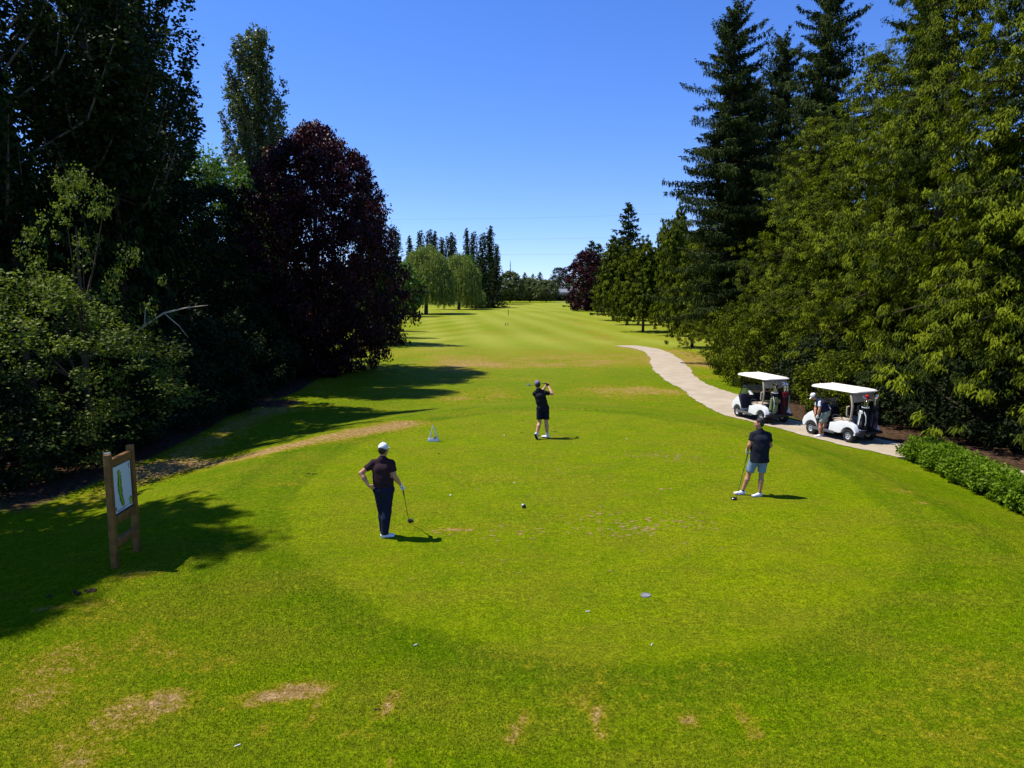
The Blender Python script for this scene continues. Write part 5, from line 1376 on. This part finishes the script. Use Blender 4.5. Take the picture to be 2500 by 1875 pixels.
# ------------------------------------------------------------------ hole sign on the left
wood = plain('sign_timber', (.21, .10, .026), .75, .2, var=.35, scale=6, bump=.004)
def build_sign():
    a = G(282, 1386); b = G(331, 1345)
    d = Vector((b.x - a.x, b.y - a.y, 0)); yaw = math.atan2(d.y, d.x); 
    Wd = .78
    ang = R(93)
    loc = Vector((a.x, a.y, a.z))
    # local x runs from the near post to the far post, local -y faces the tee
    t = thing('hole_sign', 'wooden framed sign showing the plan of hole 1', 'sign', tuple(loc), ang)
    H_ = 1.95
    for x in (0, Wd):
        o = B().box((x, 0, H_ / 2 - .1), (.10, .10, H_ + .2)).obj('post', wood, t, bevel=.006)
        if x == 0: B().box((.035, .02, H_ + .012), (.05, .10, .02)).obj('post_cap', plain('tin', (.35, .38, .42), .4, .5, metal=.5), o)
    for z, hgt in ((1.79, .13), (.80, .14), (.40, .13)):
        B().box((Wd / 2, 0, z), (Wd - .12, .085, hgt)).obj('rail', wood, t, bevel=.005)
    B().box((Wd / 2, .01, 1.30), (Wd - .12, .025, .88)).obj('backing_board', plain('board', (.03, .035, .05), .6), t)
    bw = Wd - .19
    brd = B().box((Wd / 2, -.018, 1.30), (bw, .012, .80)).obj('map_panel', plain('map_white', (.60, .66, .76), .45, .3, var=.03), t)
    def flat(name, pts, mat, y=-.0265):
        v = [(p[0], y, p[1]) for p in pts]; me = bpy.data.meshes.new(name); bm = bmesh.new(); f = bm.faces.new([bm.verts.new(q) for q in v]); f.normal_update()
        bmesh.ops.triangulate(bm, faces=[f]); bm.to_mesh(me); bm.free(); me.materials.append(mat); return link(name, me, brd)
    gr = plain('print_rough', (.02, .10, .03), .5, var=.2); gf = plain('print_fairway', (.16, .34, .02), .5, var=.15); gk = plain('print_ink', (.03, .05, .07), .5); gy = plain('print_green', (.40, .55, .05), .5)
    cx0 = Wd / 2 - .05
    cen = [(cx0 - .06, 1.62), (cx0 - .05, 1.50), (cx0 - .06, 1.38), (cx0 - .05, 1.25), (cx0 - .03, 1.12), (cx0 + .02, 1.02), (cx0 + .03, .97)]
    rngq = np.random.default_rng(2)
    def strip(wf, jag):
        L_, R_ = [], []
        for i in range(25):
            s_ = i / 24 * (len(cen) - 1); k = min(int(s_), len(cen) - 2); f_ = s_ - k
            x = cen[k][0] * (1 - f_) + cen[k + 1][0] * f_; z = cen[k][1] * (1 - f_) + cen[k + 1][1] * f_
            e = math.sin(math.pi * min(1, max(0, (i + .6) / 25))) ** .35 * wf * (1 - .25 * i / 24)
            L_.append((x - e - jag * rngq.random(), z)); R_.append((x + e + jag * rngq.random(), z))
        return L_ + R_[::-1]
    flat('map_rough', strip(.060, .025), gr); flat('map_fairway', strip(.042, .004), gf, -.0275)
    flat('map_green', [(cx0 - .055 + .022 * math.cos(a_), 1.56 + .045 * math.sin(a_)) for a_ in np.linspace(0, 6.0, 14)], gy, -.0285)
    flat('inset_rough', [(Wd / 2 + .24 + .050 * math.cos(a_) * (1 + .1 * math.sin(5 * a_)), 1.0 + .075 * math.sin(a_)) for a_ in np.linspace(0, 6.1, 18)], gr)
    flat('inset_green', [(Wd / 2 + .24 + .036 * math.cos(a_), .99 + .058 * math.sin(a_)) for a_ in np.linspace(0, 6.1, 18)], gy, -.0275)
    flat('map_logo', [(Wd / 2 - .27 + .022 * math.cos(a_), .985 + .026 * math.sin(a_)) for a_ in np.linspace(0, 6.0, 14)], gk)
    B().box((Wd / 2, -.0255, .945), (bw * .98, .003, .005)).obj('map_line', gk, brd)
    for k in range(3): B().box((Wd / 2 - .10, -.0255, .932 - k * .008 - .004), (.28 - .05 * k, .003, .003)).obj('map_line', plain('print_blue', (.25, .30, .45), .5), brd)
    flat('hole_number', [(Wd / 2 + .235 + a_, 1.57 + b_) for a_, b_ in ((0, 0), (.018, 0), (.018, .09), (.004, .09), (-.016, .072), (-.016, .058), (0, .068))], gk)
build_sign()

# ------------------------------------------------------------------ small things on the tee
def tee_marker():
    p = G(1058, 1077); t = thing('tee_marker', 'white triangular tee marker with a small dark emblem on the tee', 'tee marker', tuple(p), R(4))
    m = plain('marker_white', (.74, .74, .78), .4, .4, var=.04)
    h_, w_, dp = .53, .18, .07
    B().prism([(-w_, 0), (w_, 0), (w_ * .86, .085), (-w_ * .86, .085)], -dp, dp, 'y').obj('base', m, t, bevel=.006)
    for sx in (-1, 1):
        B().prism([(sx * w_, .0), (sx * (w_ - .065), .0), (sx * .005 - sx * .0, h_ - .06), (0, h_)], -dp * .7, dp * .7, 'y').obj('upright', m, t, bevel=.004)
    cr = [(.01, .085), (.02, .11), (.05, .135), (.085, .15), (.115, .152), (.10, .14), (.085, .125), (.075, .085)]
    B().prism(cr, -dp - .004, -dp + .004, 'y').obj('emblem', mk, t)
tee_marker()
ballm = plain('ball_white', (.85, .85, .85), .35, .5, var=.02)
bmesh_ball = B().lathe([(.0001, -.0214)] + [(.0214 * math.sin(a), -.0214 * math.cos(a)) for a in np.linspace(.2, 2.94, 12)] + [(.0001, .0214)], (0, 0, 0), 18).mesh('golf_ball', ballm, sm=True)
for px, py, lab in ((1100, 1211, 'white golf ball on the grass right of the man in maroon'), (1231, 1064, 'white golf ball left of the swinging golfer\'s feet')):
    p = G(px, py); tagit(link('golf_ball', bmesh_ball, None, (p.x, p.y, p.z + .02)), lab, 'golf ball')
# teed ball marker: white dome on a dark stub
p = G(1279, 1240); t = thing('tee_block', 'small black and white tee block standing alone in the middle of the tee', 'tee marker', tuple(p), .3)
B().lathe([(.04, 0), (.045, .04), (.035, .07), (.02, .08)], (0, 0, 0), 20).obj('base', mk, t, sm=True)
B().lathe([(.022, .055), (.028, .068), (.024, .085), (.0001, .094)], (-.022, 0, 0), 16).obj('dome', ballm, t, sm=True)
# irrigation valve cover
p = G(1577, 1454); t = thing('valve_cover', 'round grey irrigation cover set in the grass of the tee', 'valve cover', (p.x, p.y, p.z), 0)
mgc = plain('cover_grey', (.20, .195, .205), .8, .1, var=.15, scale=30)
B().lathe([(.0001, .014), (.060, .014), (.066, .008)], (0, 0, 0), 28).obj('lid', mgc, t, sm=True)
B().lathe([(.069, .002), (.069, .016), (.076, .016), (.080, .0)], (0, 0, 0), 28).obj('rim', mgc, t, sm=True)
# broken tees and litter
tm = B().tube([(-.03, 0, .008), (.03, .01, .008)], .006, 6).mesh('broken_tee', ballm, sm=True)
for px, py, rz, lab in ((1435, 1494, .1, 'between the aiming strips and the round grey cover'), (1015, 1576, .6, 'below the man in maroon and his shadow'), (1592, 1575, 1.0, 'nearer the camera than the round grey cover'), (580, 1822, .5, 'below the large dry patch, near the bottom edge'), (1256, 1179, .2, 'just beyond the small tee block'), (1530, 1072, .0, 'on the tee right of the swinging golfer')):
    p = G(px, py)
    tagit(link('broken_tee', tm, None, (p.x, p.y, p.z), (0, 0, rz)), 'snapped white tee ' + lab, 'tee', 'snapped white tees scattered on the grass')
# soil clods
rng = np.random.default_rng(12); mclod = plain('clod', (.045, .028, .018), .95, .1, var=.3)
for px, py, r_, lab in ((205, 1447, .13, 'larger heap of dark soil clods left of the sign\'s shadow'), (120, 1456, .06, 'small dark soil clod nearest the left picture edge'), (1072, 1107, .05, 'small dark clod beyond the man in maroon'), (1274, 1027, .05, 'dark clod beside the swinging golfer'), (1274, 1057, .05, 'dark clod just behind the swinging golfer\'s feet'),
                        (752, 1157, .06, 'left of two dark clods on the bank'), (772, 1158, .06, 'right of two dark clods on the bank'), (917, 1734, .035, 'dark worm cast beside the aiming strip')):
    p = G(px, py); b = B()
    for k in range(6):
        c = Vector((rng.normal(0, r_ * .6), rng.normal(0, r_ * .4), r_ * .12)); s_ = r_ * rng.uniform(.2, .4)
        pr = [(.0001, -s_ * .5), (s_ * .8, -s_ * .3), (s_, 0), (s_ * .6, s_ * .4), (.0001, s_ * .55)]
        b.lathe(pr, tuple(c), 7)
    b.v = [(x + rng.normal(0, r_ * .03), y + rng.normal(0, r_ * .03), z + rng.normal(0, r_ * .03)) for x, y, z in b.v]
    tagit(b.obj('soil_clod', mclod, loc=tuple(p)), lab, 'soil clod')
# divots: shallow scrapes of sand and dead turf, too many to count
def divots():
    rng = np.random.default_rng(9); V = []; Fq = []
    def one(px, py, L_, W_):
        p = G(px, py); n_ = 9; a0 = rng.uniform(-.5, .5)
        c, s_ = math.cos(a0), math.sin(a0); b0 = len(V); V.append((p.x, p.y, float(terr(p.x, p.y)) + .006))
        for k in range(n_):
            a = 2 * math.pi * k / n_; r_ = rng.uniform(.45, 1.15); x = L_ * r_ * math.cos(a); y = W_ * r_ * math.sin(a)
            X, Y = p.x + x * c - y * s_, p.y + x * s_ + y * c; V.append((X, Y, float(terr(X, Y)) + .004))
        for k in range(n_): Fq.append((b0, b0 + 1 + k, b0 + 1 + (k + 1) % n_))
    def field(cx, cy, sx, sy, n_, l=.05, ln=.03):
        for _ in range(n_):
            one(rng.normal(cx, sx), rng.normal(cy, sy), l * rng.uniform(.4, 1.4), ln * rng.uniform(.4, 1.3))
    field(1550, 1283, 38, 12, 60, .055, .04); field(1460, 1293, 50, 10, 26); field(1620, 1282, 45, 12, 20); field(1720, 1265, 45, 20, 16)
    field(1440, 1250, 30, 10, 9, .07, .04); field(1640, 1115, 45, 5, 34, .08, .05); field(1560, 1112, 50, 6, 16, .06, .04); field(1250, 1300, 60, 12, 14, .06, .035)
    field(1390, 1145, 90, 15, 26, .05, .035); field(1180, 1160, 90, 35, 20, .045, .03); field(1200, 1350, 110, 50, 12, .04, .028); field(1620, 1197, 10, 7, 6, .06, .05)
    field(1400, 1200, 120, 40, 26, .035, .025); field(1660, 1320, 90, 30, 12, .04, .025); field(1110, 1295, 30, 5, 10, .08, .04)
    m = plain('divot_sand', (.24, .16, .06), .95, .03, var=.35, scale=60)
    tagit(link('divots', np_mesh('divots', np.array(V), np.array(Fq), m)), 'pale sandy divots scattered over the tee', 'divots', kind='stuff')
divots()

# ------------------------------------------------------------------ far fairway furniture
mpost = plain('marker_post', (.05, .05, .06), .6); mflag = plain('flag_orange', (.6, .18, .05), .7)
p = G(1241, 771); t = thing('distance_post', 'thin dark distance post standing in the middle of the far fairway', 'post', tuple(p))
B().box((0, 0, .7), (.12, .12, 1.4)).obj('post', mpost, t); B().box((0, 0, 1.42), (.14, .14, .1)).obj('cap', ballm, t)
for px, lab in ((1234, 'left of two short posts in the fairway'), (1240, 'right of two short posts in the fairway')):
    p = G(px, 795); t = thing('fairway_post', lab, 'post', tuple(p)); B().box((0, 0, .22), (.10, .10, .44)).obj('post', mpost, t); B().box((0, 0, .46), (.11, .11, .05)).obj('cap', ballm, t)
z = float(terr(5.6, 325)); t = thing('flagstick', 'orange flag on its stick standing on the far green', 'flagstick', (5.6, 325, z))
B().tube([(0, 0, 0), (0, 0, 2.3)], .03, 6).obj('stick', ballm, t); B().prism([(0, 1.75), (.75, 1.8), (.72, 2.2), (0, 2.3)], -.01, .01, 'y').obj('flag', mflag, t)
# low building behind the green
def farhouse():
    x = at(1374, 360); z = float(terr(x, 360)); t = thing('greenhouse', 'low pale grey building glimpsed right of the far green', 'building', (x, 372, z))
    wmat = plain('pale_cladding', (.17, .18, .20), .6)
    B().box((0, 0, 2.2), (16, 7, 4.4)).obj('wall', plain('wall_grey', (.25, .27, .28), .7), t)
    B().prism([(-4, 4.4), (4, 4.4), (0, 6.2)], -8.3, 8.3, 'x').obj('roof', wmat, t)
    for k in range(9): B().box((-7.2 + k * 1.8, -3.52, 2.4), (1.1, .06, 2.0)).obj('window', plain('far_glass', (.08, .1, .12), .2, .5) if k == 0 else bpy.data.materials['far_glass'], t)
farhouse()
# overhead power lines
mwire = plain('wire', (.10, .12, .16), .6)
for k, (za, zb, lab) in enumerate(((39.0, 47.5, 'highest of the three thin power lines across the sky'), (30.5, 36.0, 'middle one of the three thin power lines'), (24.2, 27.5, 'lowest of the three thin power lines, just above the far trees'))):
    xa, xb = -120.0, 170.0; pts = []
    for i in range(41):
        s_ = i / 40; pts.append((xa + (xb - xa) * s_, 340 + 10 * s_, za + (zb - za) * s_ - 3.0 * math.sin(math.pi * s_)))
    tagit(B().tube(pts, .024, 5).obj('power_line', mwire), lab, 'power line', 'overhead power lines')
x = at(1682, 150); t = thing('lattice_mast', 'slim white mast behind the ragged spruce on the right', 'mast', (x, 150, float(terr(x, 150))))
B().tube([(0, 0, 0), (0, 0, 24)], [.16, .08], 8).obj('pole', ballm, t, sm=True)
B().box((0, 0, 17), (1.8, .1, .1)).box((0, 0, 14), (1.8, .1, .1)).obj('cross_arm', ballm, t)
